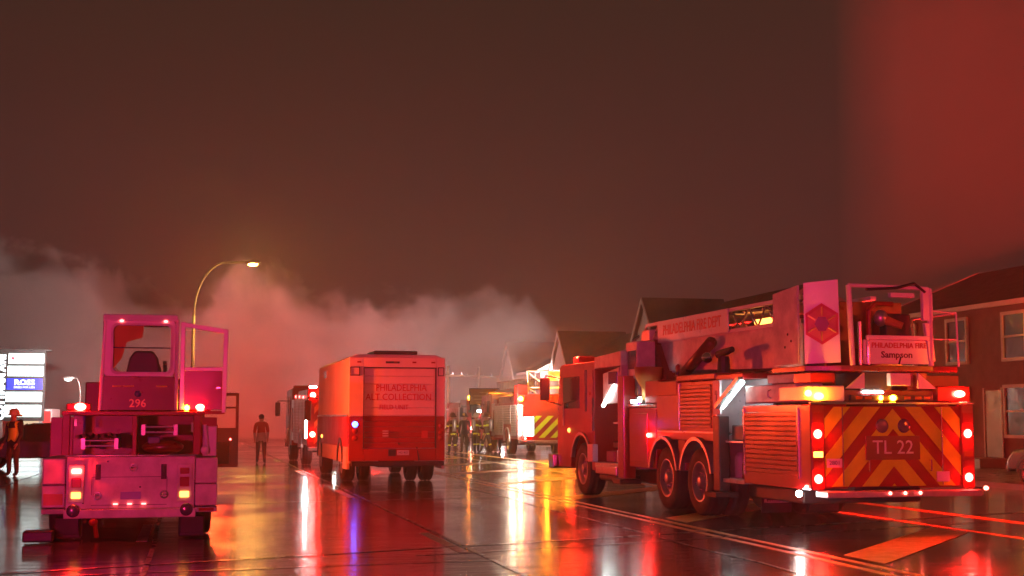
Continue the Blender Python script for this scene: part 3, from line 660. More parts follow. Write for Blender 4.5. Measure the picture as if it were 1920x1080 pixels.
    box('corner_post', CREAM, CB, .53, .58, .0, .12, 1.71, 2.93, .01); box('corner_post', WHITE, CB, -.42, -.36, 1.15, 1.25, 1.71, 2.92, .01); box('corner_post', WHITE, CB, .50, .56, 1.15, 1.25, 1.71, 2.92, .01)
    MB().prism([(-.02, 2.90), (1.26, 2.90), (1.24, 2.97), (0, 2.99)], 'x', -.41, .56).build('roof', WHITE, CB, bevel=.015)
    box('front_panel', DRED, CB, -.42, .56, 1.2, 1.25, 1.71, 2.1); box('left_panel', DRED, CB, -.44, -.40, .16, 1.15, 1.71, 2.16)
    box('side_window', gl, CB, -.415, -.41, .16, 1.15, 2.16, 2.9, 0); box('front_window', gl, CB, -.36, .5, 1.2, 1.206, 2.1, 2.9, 0)
    MB().prism([(-.12, 2.17), (-.07, 2.42), (0, 2.52), (.24, 2.52), (.31, 2.42), (.36, 2.17)], 'y', .35, .47).build('seat_back', BLACK, CB, bevel=.03)
    MB().prism([(-.27, 2.26), (-.16, 2.40), (-.10, 2.62), (.10, 2.68), (.12, 2.84), (-.27, 2.84)], 'y', .06, .066).build('sun_blind', mat('orange_blind', (.85, .42, .05), .6), CB)  # orange sheet painted in as the light reflected in the window
    box('seat', BLACK, CB, -.12, .36, .47, .85, 2.0, 2.1, .04)
    b = MB(); 
    for k in range(20):
        a0, a1 = 2*math.pi*k/20, 2*math.pi*(k+1)/20
        b.tube((.12+.22*math.cos(a0), .98, 2.25+.22*math.sin(a0)), (.12+.22*math.cos(a1), .98, 2.25+.22*math.sin(a1)), .016, n=6)
    b.build('steering_wheel', BLACK, CB)
    for x0, x1 in ((-.26, -.16), (-.13, .0), (.3, .43)): MB().path([(x0, -.001, 2.03), (x0, -.04, 2.03), (x1, -.04, 2.03), (x1, -.001, 2.03)], .010).build('grab_bar', GOLD, CB)
    lens('round_badge', NAVY, CB, (.06, -.002, 1.93), .045, depth=.012)
    text('296', .15, GOLD, CB, (.06, -.004, 1.80), REAR, bold=.002)
    for x in (-.17, .40): lens('marker_lamp', E_REDD, CB, (x, -.02, 2.90), .028, depth=.02, ry=.018)
    # open door, hinged on the right
    D = empty('cab_door', (.60, .02, 0), -6); D.parent = A
    q = MB(); q.prism([(0, 1.72), (.06, 1.72), (.06, 2.90), (0, 2.90)], 'y', 0, .05); q.prism([(.56, 1.68), (.61, 1.68), (.63, 2.80), (.57, 2.80)], 'y', 0, .05)
    q.prism([(0, 2.84), (.60, 2.74), (.63, 2.80), (0, 2.90)], 'y', -.003, .053); q.box(.06, .56, .0, .05, 2.24, 2.29)
    q.build('door_frame', WHITE, D, bevel=.006)
    box('door_panel', RED, D, .06, .56, .012, .04, 1.72, 2.24, .004); box('door_glass', gl, D, .06, .57, .022, .028, 2.29, 2.78, 0)
    box('door_handle', CHROME, D, .48, .54, -.03, .0, 2.0, 2.03, .004)
    box('door_sill', RED, A, .58, 1.20, .0, .30, 1.66, 1.705, .006)
    # beacons
    for x, m, r in ((-.69, E_RED2, .075), (.86, E_RED2, .075)):
        box('beacon_housing', LGLASS, A, x-.16, x+.16, .02, .2, 1.705, 1.80, .02); lens('beacon', m, A, (x+.02, .02, 1.755), r, ry=.05)
    lens('beacon', E_AMB, A, (.70, .02, 1.745), .035)
    # trailer sides, aerial ladder above, tractor ahead
    for sg in (-1, 1):
        xa, xb = sorted((sg*.85, sg*1.16)); box('trailer_side', RED, A, xa, xb, 1.7, 8.8, .87, 1.62); 
        for y in (1.9, 3.6, 5.3, 7.0): rollup('roll_up_door', RED, A, sg*1.162, y, y+1.5, .95, 1.52, sg)
        MB().box(sg*.4-.04, sg*.4+.04, 1.4, 13.4, 2.0, 2.08).box(sg*.4-.03, sg*.4+.03, 1.4, 13.4, 2.38, 2.43).build('aerial_rail', STEEL, A)
    q = MB()
    for k in range(34): q.tube((-.4, 1.5+k*.36, 2.05), (.4, 1.5+k*.36, 2.05), .02, n=6)
    for k in range(17):
        for sg in (-1, 1): q.tube((sg*.4, 1.5+k*.7, 2.05), (sg*.4, 1.85+k*.7, 2.40), .018, n=6); q.tube((sg*.4, 1.85+k*.7, 2.40), (sg*.4, 2.2+k*.7, 2.05), .018, n=6)
    q.build('aerial_rungs', STEEL, A)
    box('aerial_rest', DARKM, A, -.3, .3, 3.0, 3.2, .86, 2.0); MB().lathe([(0, 0), (.8, 0), (.8, .2), (0, .2)], (0, 8.2, 1.65), n=24).build('turntable', DARKM, A); box('aerial_rest', DARKM, A, -.45, .45, 7.9, 8.5, 1.85, 2.0)
    # tractor
    box('tractor_frame', DARKM, A, -.45, .45, 7.6, 14.0, .5, .8)
    for y, x in ((8.6, 1.0), (12.4, 1.02)):
        for sg in (-1, 1): wheel(A, sg*x, y, .53, .34, sg)
    MB().prism([(10.6, .55), (11.75, .55), (11.8, 1.1), (12.95, 1.1), (13.0, .55), (14.0, .55), (14.1, 1.7), (13.8, 2.3), (13.6, 2.35), (10.6, 2.35)], 'x', -1.18, 1.18).build('tractor_cab', RED, A, bevel=.03)
    box('tractor_window', GLASS, A, 1.175, 1.19, 11.9, 13.2, 1.5, 2.15); box('tractor_window', GLASS, A, -.9, .9, 10.58, 10.605, 1.7, 2.2); box('tractor_window', GLASS, A, -1.19, -1.175, 11.9, 13.2, 1.5, 2.15)
    W = empty('tractor_door', (1.20, 11.85, 0), 12); W.parent = A
    q = MB(); q.box(0, .05, -.05, 0, .55, 2.16); q.box(.74, .80, -.05, 0, .55, 2.16); q.box(.05, .74, -.05, 0, 2.10, 2.16); q.box(.05, .74, -.05, 0, 1.82, 1.86); q.box(.05, .74, -.05, 0, .55, 1.40)
    q.build('door_shell', DRED, W, bevel=.006); box('door_glass', gl, W, .05, .74, -.03, -.024, 1.86, 2.10, 0); box('door_glass', gl, W, .05, .74, -.03, -.024, 1.40, 1.82, 0)
    box('door_pocket', DARKM, W, .1, .6, -.1, -.05, .62, 1.1, .02); lens('door_lamp', E_REDD, W, (.62, -.055, 1.15), .025); lens('door_lamp', E_WHT, W, (.06, -.1, 1.17), .035)
    box('light_bar', LGLASS, A, -.9, .9, 13.0, 13.3, 2.36, 2.5, .03); box('side_flood', BLACK, A, 1.0, 1.3, 14.15, 14.35, 2.0, 2.25, .02); lens('side_flood_lens', E_REDD, A, (1.31, 14.25, 2.12), .08, ax='x', sgn=1); addlight(A, (1.45, 14.3, 2.12), (1, .05, .01), 2600)  # hidden red flood lamp added to light the van's left side
    return A
tiller_truck()

# ================================================================== BOX VAN
VANW = mat('van_white_paint', (.70, .68, .66), .55, grime=.3, spec=.2, scale=1.2)
VANR = mat('van_red_paint', (.30, .006, .007), .5, grime=.3, spec=.25, scale=1.2)
def box_van():
    B = empty('box_van', (-2.85, 34.6, 0), 13.6, 'tall white and red box van with lettered roll-up rear door, standing between the ladder trucks', 'van')
    L = 7.6
    box('rear_frame', VANW, B, -1.2, -.84, 0, .12, 1.66, 3.12, .012); box('rear_frame', VANW, B, .98, 1.2, 0, .12, 1.66, 3.12, .012); box('rear_header', VANW, B, -.84, .98, 0, .12, 2.86, 3.12, .012)
    box('rear_frame', VANR, B, -1.2, -.84, 0, .12, .56, 1.655, .012); box('rear_frame', VANR, B, .98, 1.2, 0, .12, .56, 1.655, .012); box('rear_sill', VANR, B, -.84, .98, 0, .12, .56, .86, .012)
    rollup_r('roll_up_door', VANW, B, .06, -.83, .97, 1.67, 2.85, .17); rollup_r('roll_up_door', VANR, B, .06, -.83, .97, .87, 1.665, .13)
    box('door_gasket', BLACK, B, .955, .985, -.012, .05, .87, 2.87, .003); box('door_gasket', BLACK, B, -.85, -.83, -.008, .05, .87, 2.87, .003); box('door_gasket', BLACK, B, -.85, .985, -.01, .05, 2.852, 2.875, .003)
    text('PHILADELPHIA', .23, REDL, B, (.10, .042, 2.36), REAR, sx=.85, bold=.002); text('ALT COLLECTION', .23, REDL, B, (.04, .042, 2.13), REAR, sx=.88, bold=.002); text('FIELD UNIT', .17, REDL, B, (-.08, .042, 1.88), REAR, sx=.85, bold=.001)
    MB().prism([(-1.2, .5), (-1.19, 3.1), (-1.0, 3.2), (1.0, 3.2), (1.19, 3.1), (1.2, .5)], 'y', .13, L).build('box_body', VANW, B, bevel=.02)
    for sg in (-1, 1):
        box('red_band', VANR, B, sg*1.21-.006, sg*1.21+.006, .14, L, .9, 1.66, .002); box('band_trim', CHROME, B, sg*1.222-.008, sg*1.222+.008, .14, L, 1.66, 1.70, .003)
        box('vent', STEEL, B, sg*1.205-.012, sg*1.205+.012, 5.2, 5.9, 2.75, 2.95, .004)
        box('mud_guard', CREAM, B, sg*1.19-.04, sg*1.19+.04, .2, 1.0, .35, .9, .01)
        for y in (1.75, 6.9): wheel(B, sg*1.02, y, .48, .32, sg)
        arch('wheel_arch', BLACK, B, sg*1.2-.035, sg*1.2+.035, 1.75, .5, .5, .62, 0, 180); arch('wheel_arch', BLACK, B, sg*1.2-.035, sg*1.2+.035, 6.9, .5, .5, .62, 0, 180)
        MB().path([(sg*1.2, 7.7, 2.2), (sg*1.5, 7.75, 2.25), (sg*1.5, 7.75, 1.6)], .02).build('mirror_arm', BLACK, B); box('mirror', BLACK, B, sg*1.5-.1, sg*1.5+.1, 7.7, 7.78, 1.55, 2.15, .03)
    for y in (1.75, 6.9): MB().tube((-1, y, .48), (1, y, .48), .08).build('axle', DARKM, B)
    for x in (-.62, .62): wheel(B, x, 1.75, .48, .26, -1 if x < 0 else 1)
    MB().prism([(L, .5), (L+1.2, .5), (L+1.35, 1.3), (L+.6, 1.5), (L+.2, 2.6), (L, 2.6)], 'x', -1.1, 1.1).build('van_cab', VANR, B, bevel=.03)
    MB().add([(-1.0, L+.63, 1.55), (1.0, L+.63, 1.55), (1.0, L+.25, 2.5), (-1.0, L+.25, 2.5)], [(0, 1, 2, 3)]).build('windscreen', GLASS, B)
    box('roof_unit', BLACK, B, -.55, .55, .3, 1.6, 3.21, 3.30, .02); box('frame_rail', DARKM, B, -.45, .45, .1, 8, .4, .6)
    box('rear_bumper', DARKM, B, -1.15, 1.15, -.2, .05, .44, .55, .01)
    for x in (-.96, -.05, .42, .9): box('marker_lamp', LGLASS, B, x-.05, x+.05, -.012, .0, 2.98, 3.02, .003)
    box('marker_plate', BLACK, B, -.3, .05, -.012, .0, 2.97, 3.02, .003)
    for x0, x1, z in ((-1.19, -.94, 2.66), (1.02, 1.18, 2.66)): 
        q = MB(); q.box(x0, x1, -.02, 0, z, z+.02); q.box(x0, x1, -.02, 0, z+.2, z+.22); q.box(x0, x0+.02, -.02, 0, z+.02, z+.2); q.box(x1-.02, x1, -.02, 0, z+.02, z+.2); q.build('lamp_box_frame', DARKM, B)
    box('licence_plate', PLASTIC, B, .0, .3, -.012, .0, .70, .82, .003); text('MG 412', .07, NAVY, B, (.15, -.014, .76), REAR)
    box('plate_holder', DARKM, B, -.22, -.03, -.015, .0, .68, .84, .004)
    q = MB()
    for dz in (0, .06, .12): q.box(-.36, -.22, -.006, .04, 1.16+dz, 1.19+dz)
    q.build('flag_decal', SILV, B); box('decal', REDL, B, .62, .78, .036, .042, 1.12, 1.3, .002)
    for z, m in ((1.46, em('blue_beacon_lit', (.02, .10, 1), 36)), (1.3, LGLASS), (1.12, LGLASS)): lens('tail_lamp', m, B, (-1.05, -.0, z), .07, depth=.025)
    for z in (1.42, 1.25, 1.12): lens('tail_lamp', LGLASS, B, (1.09, -.0, z), .06, depth=.025)
    MB().tube((.55, -.03, .56), (.5, .03, .9), .018).build('door_strap', BLACK, B); lens('door_latch', CHROME, B, (.05, .04, .98), .03)
    lens('side_lamp', E_AMBS, B, (-1.225, 6.2, 1.1), .05, ax='x')
    return B
box_van()

# ================================================================== FIRE ENGINES further on
def engine(loc, rz, label, kind, lit=True):
    G = empty('fire_engine', loc, rz, label, 'fire truck')
    top = 2.65
    box('body', RED, G, -1.22, 1.22, .1, 5.6, .72, top-.35); box('hose_bed', DRED, G, -1.1, 1.1, .1, 5.2, top-.35, top-.05)
    box('rear_wall', CHR, G, -1.23, 1.23, 0, .1, .68, top, .01)
    for sg in (-1, 1):
        for y0, y1, z0, z1 in ((.3, 1.5, .85, 2.2), (3.4, 4.5, .85, 2.2), (4.6, 5.5, .85, 2.2), (1.6, 3.3, 1.35, 2.2)): rollup('roll_up_door', STEEL if kind == 'aerial' else RED, G, sg*1.222, y0, y1, z0, z1, sg, .1)
        for y in (2.45, 8.0): wheel(G, sg*1.02, y, .53, .34, sg)
        arch('fender', STEEL, G, sg*1.23-.04, sg*1.23+.04, 2.45, .55, .6, .68, 5, 175); arch('fender', STEEL, G, sg*1.23-.04, sg*1.23+.04, 8.0, .55, .6, .68, 5, 175)
        box('pump_panel', STEEL, G, sg*1.18-.05, sg*1.18+.05, 5.65, 6.4, .8, 2.3)
        box('cab_window', GLASS, G, sg*1.232-.006, sg*1.232+.006, 6.9, 7.7, 1.75, 2.45); box('cab_window', GLASS, G, sg*1.232-.006, sg*1.232+.006, 8.0, 8.9, 1.75, 2.45)
        MB().tube((sg*1.27, 6.72, 1.2), (sg*1.27, 6.72, 2.3), .022).tube((sg*1.27, 5.6, 1.1), (sg*1.27, 5.6, 2.0), .022).build('grab_rail', CHROME, G)
        MB().path([(sg*1.2, 9.3, 2.3), (sg*1.55, 9.4, 2.3), (sg*1.55, 9.4, 1.75)], .02).build('mirror_arm', BLACK, G); box('mirror', BLACK, G, sg*1.55-.1, sg*1.55+.1, 9.36, 9.44, 1.7, 2.25, .03)
        lens('head_lamp', E_WORK if kind == 'front' else CHROME, G, (sg*.9, 9.46, 1.05), .09, sgn=1)
    for y in (2.45, 8.0): MB().tube((-1, y, .53), (1, y, .53), .1).build('axle', DARKM, G)
    box('frame_rail', DARKM, G, -.45, .45, .1, 9.2, .45, .72); box('pump_house', RED, G, -1.1, 1.1, 5.6, 6.5, .75, 2.5)
    MB().prism([(6.5, .6), (7.35, .6), (7.4, 1.1), (8.6, 1.1), (8.65, .6), (9.4, .6), (9.45, 1.7), (9.2, 2.7), (6.5, 2.75)], 'x', -1.22, 1.22).build('cab', RED, G, bevel=.03)
    MB().add([(-1.05, 9.42, 1.78), (1.05, 9.42, 1.78), (1.02, 9.25, 2.55), (-1.02, 9.25, 2.55)], [(0, 1, 2, 3)]).build('windscreen', GLASS, G)
    box('front_bumper', CHROME, G, -1.25, 1.25, 9.45, 9.85, .5, .8); box('grille', CHROME, G, -.6, .6, 9.44, 9.48, .95, 1.6)
    box('light_bar', LGLASS, G, -1.0, 1.0, 8.6, 8.9, 2.76, 2.9, .03); box('tailboard', PLATE, G, -1.2, 1.2, -.35, .0, .55, .66)
    if kind == 'rear':
        diag(G, -.001, -1.0, 1.0, .75, top-.1, .5, .22, 1.2, mat('chevron_orange', (.6, .13, .02), .35))
        for x in (-1.05, 1.05):
            lens('tail_lamp', E_RED, G, (x, -.005, 2.38), .10); lens('tail_lamp', E_RED, G, (x, -.005, 1.08), .10); box('scene_lamp', E_WHT, G, x-.12, x+.12, -.03, .0, 2.62, 2.68)
        box('scene_lamp', E_WHT, G, -.75, -.45, -.03, 0, 2.2, 2.26); lens('work_lamp', E_WORK, G, (-.35, -.36, .62), .04)
        MB().tube((-1.26, .08, .95), (-1.26, .08, 2.0), .035).build('led_strip', E_WHT, G)
        for y, z in ((1.6, 2.58), (3.2, 2.62), (4.8, 2.65)): lens('marker_lamp', E_REDD, G, (-1.225, y, z-.25), .05, ax='x')
        box('ladder_rack', BLACK, G, -.55, -.15, -.06, .2, 1.5, 2.62)
    if kind == 'aerial':
        diag(G, -.001, -.5, 1.2, .78, 1.72, .52, .26, 1.0, YEL)
        box('lit_locker', E_SGN, G, -.98, -.52, -.02, .0, .85, 1.68, .01); box('rear_corner', CREAM, G, -1.23, -1.0, -.02, 0, .7, 2.2, .006)
        MB().tube((-1.12, -.03, .9), (-1.12, -.03, 1.6), .04).build('led_strip', E_WHT, G)
        for x, z in ((.05, 2.55), (.95, 2.85), (-1.1, 2.45)): lens('beacon', E_AMBF, G, (x, -.05, z), .10)
        lens('tail_lamp', E_RED, G, (-.9, -.03, .75), .05); lens('tail_lamp', E_RED, G, (1.1, -.03, 1.9), .06)
        addlight(G, (-1.5, -.2, 2.5), (1, .78, .55), 700)  # warm light added for the crew, without a lamp body
        q = MB()   # folded rear ladder frame and bucket lattice over the tail
        for x in (-.75, .15, 1.2):
            q.tube((x, .2, 2.2), (x, .2, 3.65), .035, n=6)
        for z in (3.65, 2.95, 2.3): q.tube((-.8, .2, z), (1.25, .2, z), .03, n=6)
        q.tube((-.75, .2, 3.6), (.15, .2, 2.95), .025, n=6); q.tube((-.75, .2, 2.95), (.15, .2, 2.3), .025, n=6); q.tube((.15, .2, 3.6), (1.2, .2, 2.95), .025, n=6)
        q.build('tower_frame', WHITE, G); box('tower_sign', WHITE, G, .2, 1.2, .26, .3, 3.25, 3.62); box('tower_box', RED, G, -1.2, -.78, .1, 1.0, 2.3, 3.05)
        for sg in (-1, 1): MB().box(sg*.4-.04, sg*.4+.04, .6, 9.5, 2.9, 3.0).box(sg*.4-.03, sg*.4+.03, .6, 9.5, 3.35, 3.4).build('aerial_rail', STEEL, G)
        q = MB()
        for k in range(22): q.tube((-.4, .7+k*.4, 2.95), (.4, .7+k*.4, 2.95), .02, n=6); q.tube((-.4, .7+k*.4, 2.95), (-.4, .9+k*.4, 3.38), .02, n=6); q.tube((.4, .7+k*.4, 2.95), (.4, .9+k*.4, 3.38), .02, n=6)
        q.build('aerial_rungs', STEEL, G)
    if kind == 'front':
        for x in (-.85, -.5, -.2, .15, .5): box('roof_lamp', E_WORK if x in (-.5, .15) else E_WHT, G, x-.12, x+.12, 9.5, 9.55, 1.98, 2.1)
        box('lamp_rail', BLACK, G, -1.15, 1.15, 9.44, 9.5, 1.96, 2.12, .01)
        lens('beacon', E_RED2, G, (-1.0, 9.1, 2.85), .10, sgn=1); lens('beacon', E_AMB, G, (1.0, 9.1, 2.85), .12, sgn=1)
    return G
engine((-5.6, 46.5, 0), 13.5, 'red fire engine with striped rear and two bright lamps ahead of the box van', 'rear')
engine((1.45, 60.0, 0), 11.0, 'far tower truck with yellow striped tail and pale lattice frame above', 'aerial')
engine((-3.1, 92.0, 0), 190.0, 'fire engine facing up the avenue with a row of white lamps across its cab', 'front')
# ================================================================== STREET FURNITURE AND SIGNS
def lamp_post(x, y, h, reach, label, group=None, dirx=1, r=.1, lit=E_SOD):
    P = empty('street_lamp', (x, y, 0), 0, label, 'street lamp', group)
    MB().tube((0, 0, 0), (0, 0, h*.72), r, r*.75, n=12).build('pole', GALV, P, smooth=True)
    pts = []
    for k in range(11):
        a = R(90*k/10); pts.append((dirx*reach*.62*(1-math.cos(a)), 0, h*.72+(h*.28)*math.sin(a)))
    pts.append((dirx*reach, 0, h))
    MB().path(pts, r*.62, n=10).build('arm', GALV, P)
    b = MB().ball((dirx*(reach+.3), 0, h+.02), .42, .2, .13); b.build('lamp_head', GALV, P, smooth=True)
    lens('lamp_lens', lit, P, (dirx*(reach+.34), 0, h-.05), .26, ax='z', depth=.12, sgn=-1, ry=.16)
    MB().tube((0, 0, 0), (0, 0, .5), r*1.6, r*1.3, n=12).build('base', GALV, P)
    return P
lamp_post(-15.3, 66.5, 9.1, 2.45, 'tall street lamp with curved arm and glowing yellow head behind the tiller truck')
lamp_post(-29.5, 95.0, 4.35, .5, 'small distant lamp post seen through the smoke beside the pylon sign', dirx=-1, r=.06, lit=E_WHT)

def pylon():
    P = empty('pylon_sign', (-31.75, 90.0, 0), 12, 'lit shopping centre pylon sign with stacked panels and vertical lettering', 'sign')
    for x in (-1.6, 1.6): box('post', GALV, P, x-.12, x+.12, .1, .35, 0, 8.0)
    box('cabinet', DARKM, P, -2.0, 1.85, .0, .45, 1.9, 7.85); box('cap', DARKM, P, -2.1, 2.3, -.05, .5, 7.85, 7.98)
    rows = [('panel_face', E_SGN, 6.75, 7.62), ('panel_face', E_SGN, 5.70, 6.55), ('panel_face', E_SGNB, 4.55, 5.50), ('panel_face', E_SGN, 3.52, 4.35), ('panel_face', E_SGN, 2.25, 3.25)]
    for i, (n, m, z0, z1) in enumerate(rows):
        dx = -.05*i
        box(n, m, P, -1.12+dx, 1.75+dx*.6, -.08, .0, z0, z1, .02)
    LG = mat('pale_sign_letters', (.42, .5, .5), .5); GR = mat('green_sign_letters', (.10, .34, .24), .5); RS = mat('red_sign_star', (.5, .04, .08), .5)
    WL = em('white_sign_letters_lit', (.85, .97, 1), 3.2); DG = mat('grey_sign_letters', (.22, .22, .24), .5)
    text("macy's", .62, LG, P, (.50, -.085, 7.2), REAR); MB().prism([((.26 if k % 2 == 0 else .11)*math.sin(R(36*k))-.78, (.26 if k % 2 == 0 else .11)*math.cos(R(36*k))+7.2) for k in range(10)], 'y', -.088, -.081).build('star_mark', RS, P)
    text('LA FITNESS', .42, LG, P, (.3, -.085, 5.98), REAR)
    text('ROSS', .62, WL, P, (.22, -.085, 5.15), REAR, bold=.02, sx=1.15); text('DRESS FOR LESS', .24, WL, P, (.22, -.085, 4.74), REAR)
    text('CITIZENS', .5, GR, P, (.2, -.085, 3.93), REAR, sx=1.15); text('SKECHERS', .38, DG, P, (.05, -.085, 2.85), REAR, sx=1.2)
    text('COTTMAN AVE', .78, WL, P, (-1.62, -.085, 4.75), (90, -90, 0), bold=.06, sx=1.0)
    P.scale = (.763,)*3
    return P
pylon()

def board():
    P = empty('sign_board', (-1.5, 76.0, 0), 8, 'brown panel sign with pale lines standing over the fire crew', 'sign')
    for x in (-.7, .7): box('post', DARKM, P, x-.06, x+.06, 0, .12, 0, 2.6)
    box('panel', mat('brown_sign_panel', (.42, .24, .08), .5), P, -.85, .85, -.04, .04, 2.55, 3.45); box('panel_frame', DARKM, P, -.9, .9, .041, .08, 2.5, 3.5)
    for z, x0, x1 in ((3.25, -.3, .3), (3.05, -.65, .65), (2.85, -.65, .7), (2.68, -.5, .5)): box('print_line', mat('tan_print', (.6, .42, .18), .5), P, x0, x1, -.048, -.041, z-.035, z+.035, 0)
    P.scale = (.93,)*3
board()

def utility_pole(x, y, h, label, arm=2.2):
    P = empty('utility_pole', (x, y, 0), 10, label, 'utility pole', None)
    MB().tube((0, 0, 0), (0, 0, h), .16, .11, n=10).build('pole', WOODP, P, smooth=True)
    box('crossarm', WOODP, P, -arm/2, arm/2, -.2, -.1, h-.8, h-.65)
    for k in range(4): MB().lathe([(0, 0), (.06, 0), (.08, .06), (.04, .1), (.07, .16), (0, .2)], (-arm/2+.15+k*(arm-.3)/3, -.15, h-.65), n=8).build('insulator', PLASTIC, P)
utility_pole(-4.6, 100, 5.4, 'slim wooden pole with crossarm right of the box van')
utility_pole(-2.6, 108, 5.6, 'wooden pole with crossarm near the brown panel sign')

# ================================================================== HOUSES on the right
BRICK = mat('dark_red_brick', (.13, .045, .032), .75, grime=.5, scale=2.5, bump=.6)
ROOFM = mat('dark_shingle', (.055, .03, .028), .7, grime=.6, scale=3, bump=.6)
TRIM = mat('white_trim', (.36, .32, .3), .5)
SIDING = mat('grey_siding', (.3, .25, .24), .6, grime=.4)
def house(n0, s0, wn, ls, eave, ridge, label, gable_s=None, wallm=BRICK, lit=False):
    p = rd(n0, s0); H = empty('row_house', (p.x, p.y, .12), ROAD, label, 'house', 'houses along the right side of the avenue')
    H['group'] = 'houses along the right side of the avenue'
    MB().box(0, wn, 0, ls, -.12, eave).build('wall', wallm, H)
    for y0, y1 in ((0, .02), (ls-.02, ls)): MB().prism([(0, eave), (wn, eave), (wn/2, ridge-.1)], 'y', y0, y1).build('gable_wall', wallm, H)
    ov = .4; k = (ridge-eave)/(wn/2)
    rf = MB()
    rf.prism([(-ov, eave-ov*k), (wn/2, ridge), (wn+ov, eave-ov*k), (wn+ov, eave-ov*k+.15), (wn/2, ridge+.17), (-ov, eave-ov*k+.15)], 'y', -ov, ls+ov); R_ = rf.build('roof', ROOFM, H)
    box('chimney', BRICK, R_, wn/2+.8, wn/2+1.4, ls*.3, ls*.3+.6, ridge-1.0, ridge+.35)
    for y in (-ov-.05, ls+ov+.002):
        MB().prism([(-ov, eave-ov*k-.05), (wn/2, ridge-.05), (wn+ov, eave-ov*k-.05), (wn+ov, eave-ov*k+.17), (wn/2, ridge+.2), (-ov, eave-ov*k+.17)], 'y', y, y+.045).build('rake_trim', TRIM, R_)
    MB().box(-ov-.12, -ov-.002, -ov, ls+ov, eave-ov*k, eave-ov*k+.15).build('gutter', TRIM, H)
    if gable_s is not None:
        g0, gw = gable_s
        gm = g0+gw/2
        MB().prism([(g0, eave-.2), (g0+gw, eave-.2), (gm, ridge+.05)], 'x', -.55, wn/2).build('cross_gable', SIDING, H)
        for a in (0, 1):
            e_ = g0 if a == 0 else g0+gw
            dz = .16; MB().prism([(e_+(-.25 if a == 0 else .25), eave-.5), (gm, ridge+.05), (gm, ridge+.05+dz*1.6), (e_+(-.25 if a == 0 else .25), eave-.5+dz*1.6)], 'x', -.72, wn/2-.1).build('cross_gable_roof', ROOFM, H)
            MB().prism([(e_+(-.25 if a == 0 else .25), eave-.52), (gm, ridge+.03), (gm, ridge+.30), (e_+(-.25 if a == 0 else .25), eave-.25)], 'x', -.78, -.725).build('rake_trim', TRIM, H)
    nwin = max(2, int(ls/3.2))
    for fl, (z0, z1) in enumerate(((1.0, 2.4), (3.3, 4.6))):
        for i in range(nwin):
            yc = (i+.5)*ls/nwin
            if fl == 0 and i % 2 == 0:
                d = box('door', DARKL, H, -.06, -.002, yc+.75, yc+1.65, .3, 2.35); box('door_frame', TRIM, d, -.09, -.062, yc+.68, yc+.75, .3, 2.42); box('door_frame', TRIM, d, -.09, -.062, yc+1.65, yc+1.72, .3, 2.42); box('door_step', CONC, d, -1.0, -.07, yc+.5, yc+1.9, -.1, .28)
            wq = MB(); y0, y1 = yc-.55, yc+.55
            for a in ((y0-.1, y0, z0-.1, z1+.1), (y1, y1+.1, z0-.1, z1+.1)): wq.box(-.08, -.002, *a)
            wq.box(-.08, -.002, y0, y1, z1, z1+.1); wq.box(-.10, -.002, y0, y1, z0-.1, z0); wq.box(-.06, -.03, y0, y1, (z0+z1)/2-.03, (z0+z1)/2+.03)
            fr = wq.build('window', TRIM, H); box('pane', GLASS, fr, -.028, -.004, y0+.001, y1-.001, z0, z1, 0)
    for i in range(2):   # side windows facing the camera
        xc = wn*(.3+.4*i)
        wq = MB(); wq.box(xc-.6, xc-.5, -.07, -.002, 3.2, 4.7); wq.box(xc+.5, xc+.6, -.07, -.002, 3.2, 4.7); wq.box(xc-.5, xc+.5, -.07, -.002, 4.6, 4.7); wq.box(xc-.5, xc+.5, -.09, -.002, 3.2, 3.3); wq.box(xc-.5, xc+.5, -.05, -.03, 3.92, 3.97)
        fr = wq.build('window', TRIM, H); box('pane', GLASS, fr, xc-.499, xc+.499, -.028, -.004, 3.3, 4.6, 0)
    return H
house(24, 29, 8, 16, 5.0, 6.6, 'low brick row house behind the tower bucket, nearest the porch lamp')
house(24, 59.5, 8, 12.5, 5.4, 7.6, 'brick row house with long ridge and white trimmed gable behind the boom sign', (8.5, 4.2))
house(24, 79, 8, 11, 4.9, 6.9, 'brick row house in the middle of the terrace beyond the ladder boom', (6.5, 4.0))
house(24, 95, 8, 12, 4.9, 7.0, 'farthest row house with white trimmed gable above the far tower truck', (5.5, 4.4), SIDING)
def porch_lamp():
    p = rd(23.72, 35.7); L = empty('porch_lamp', (p.x, p.y, 4.35), ROAD, 'glowing amber wall lamp on the low brick house', 'lamp')
    box('bracket', DARKM, L, .0, .28, -.04, .04, .1, .18); MB().lathe([(0, .2), (.16, .12), (.16, .08), (0, .08)], n=14).build('shade', DARKM, L)
    MB().ball((0, 0, 0), .12, .12, .12).build('globe', em('porch_globe_lit', (1, .42, .05), 110), L, smooth=True)
porch_lamp()
def shop():
    S = empty('shop_building', (-33.8, 93, 0), 10, 'low shop building with lit windows behind the pylon sign', 'building')
    box('wall', mat('shop_wall', (.45, .12, .08), .7), S, -14, .2, 0, 5, 0, 4.3); box('roof', ROOFM, S, -14.4, .5, -.4, 5.4, 4.3, 4.7)
    for k in range(4):
        w_ = box('window', TRIM, S, -13+k*3.3, -10.4+k*3.3, -.12, -.002, .4, 2.6); box('pane', E_WIN, w_, -12.9+k*3.3, -10.5+k*3.3, -.13, -.121, .5, 2.5)
    box('awning', REDC, S, -13.6, 0, -1.2, 0, 2.9, 3.05); box('annex', GREYC, S, .21, 2.9, .5, 4.0, 0, 2.25)
    w_ = box('window', TRIM, S, .4, 2.2, .38, .498, .5, 2.0); box('pane', E_WIN, w_, .5, 2.1, .37, .379, .6, 1.9); box('annex_door', REDC, S, 2.3, 2.8, .45, .498, .2, 2.1)
shop()

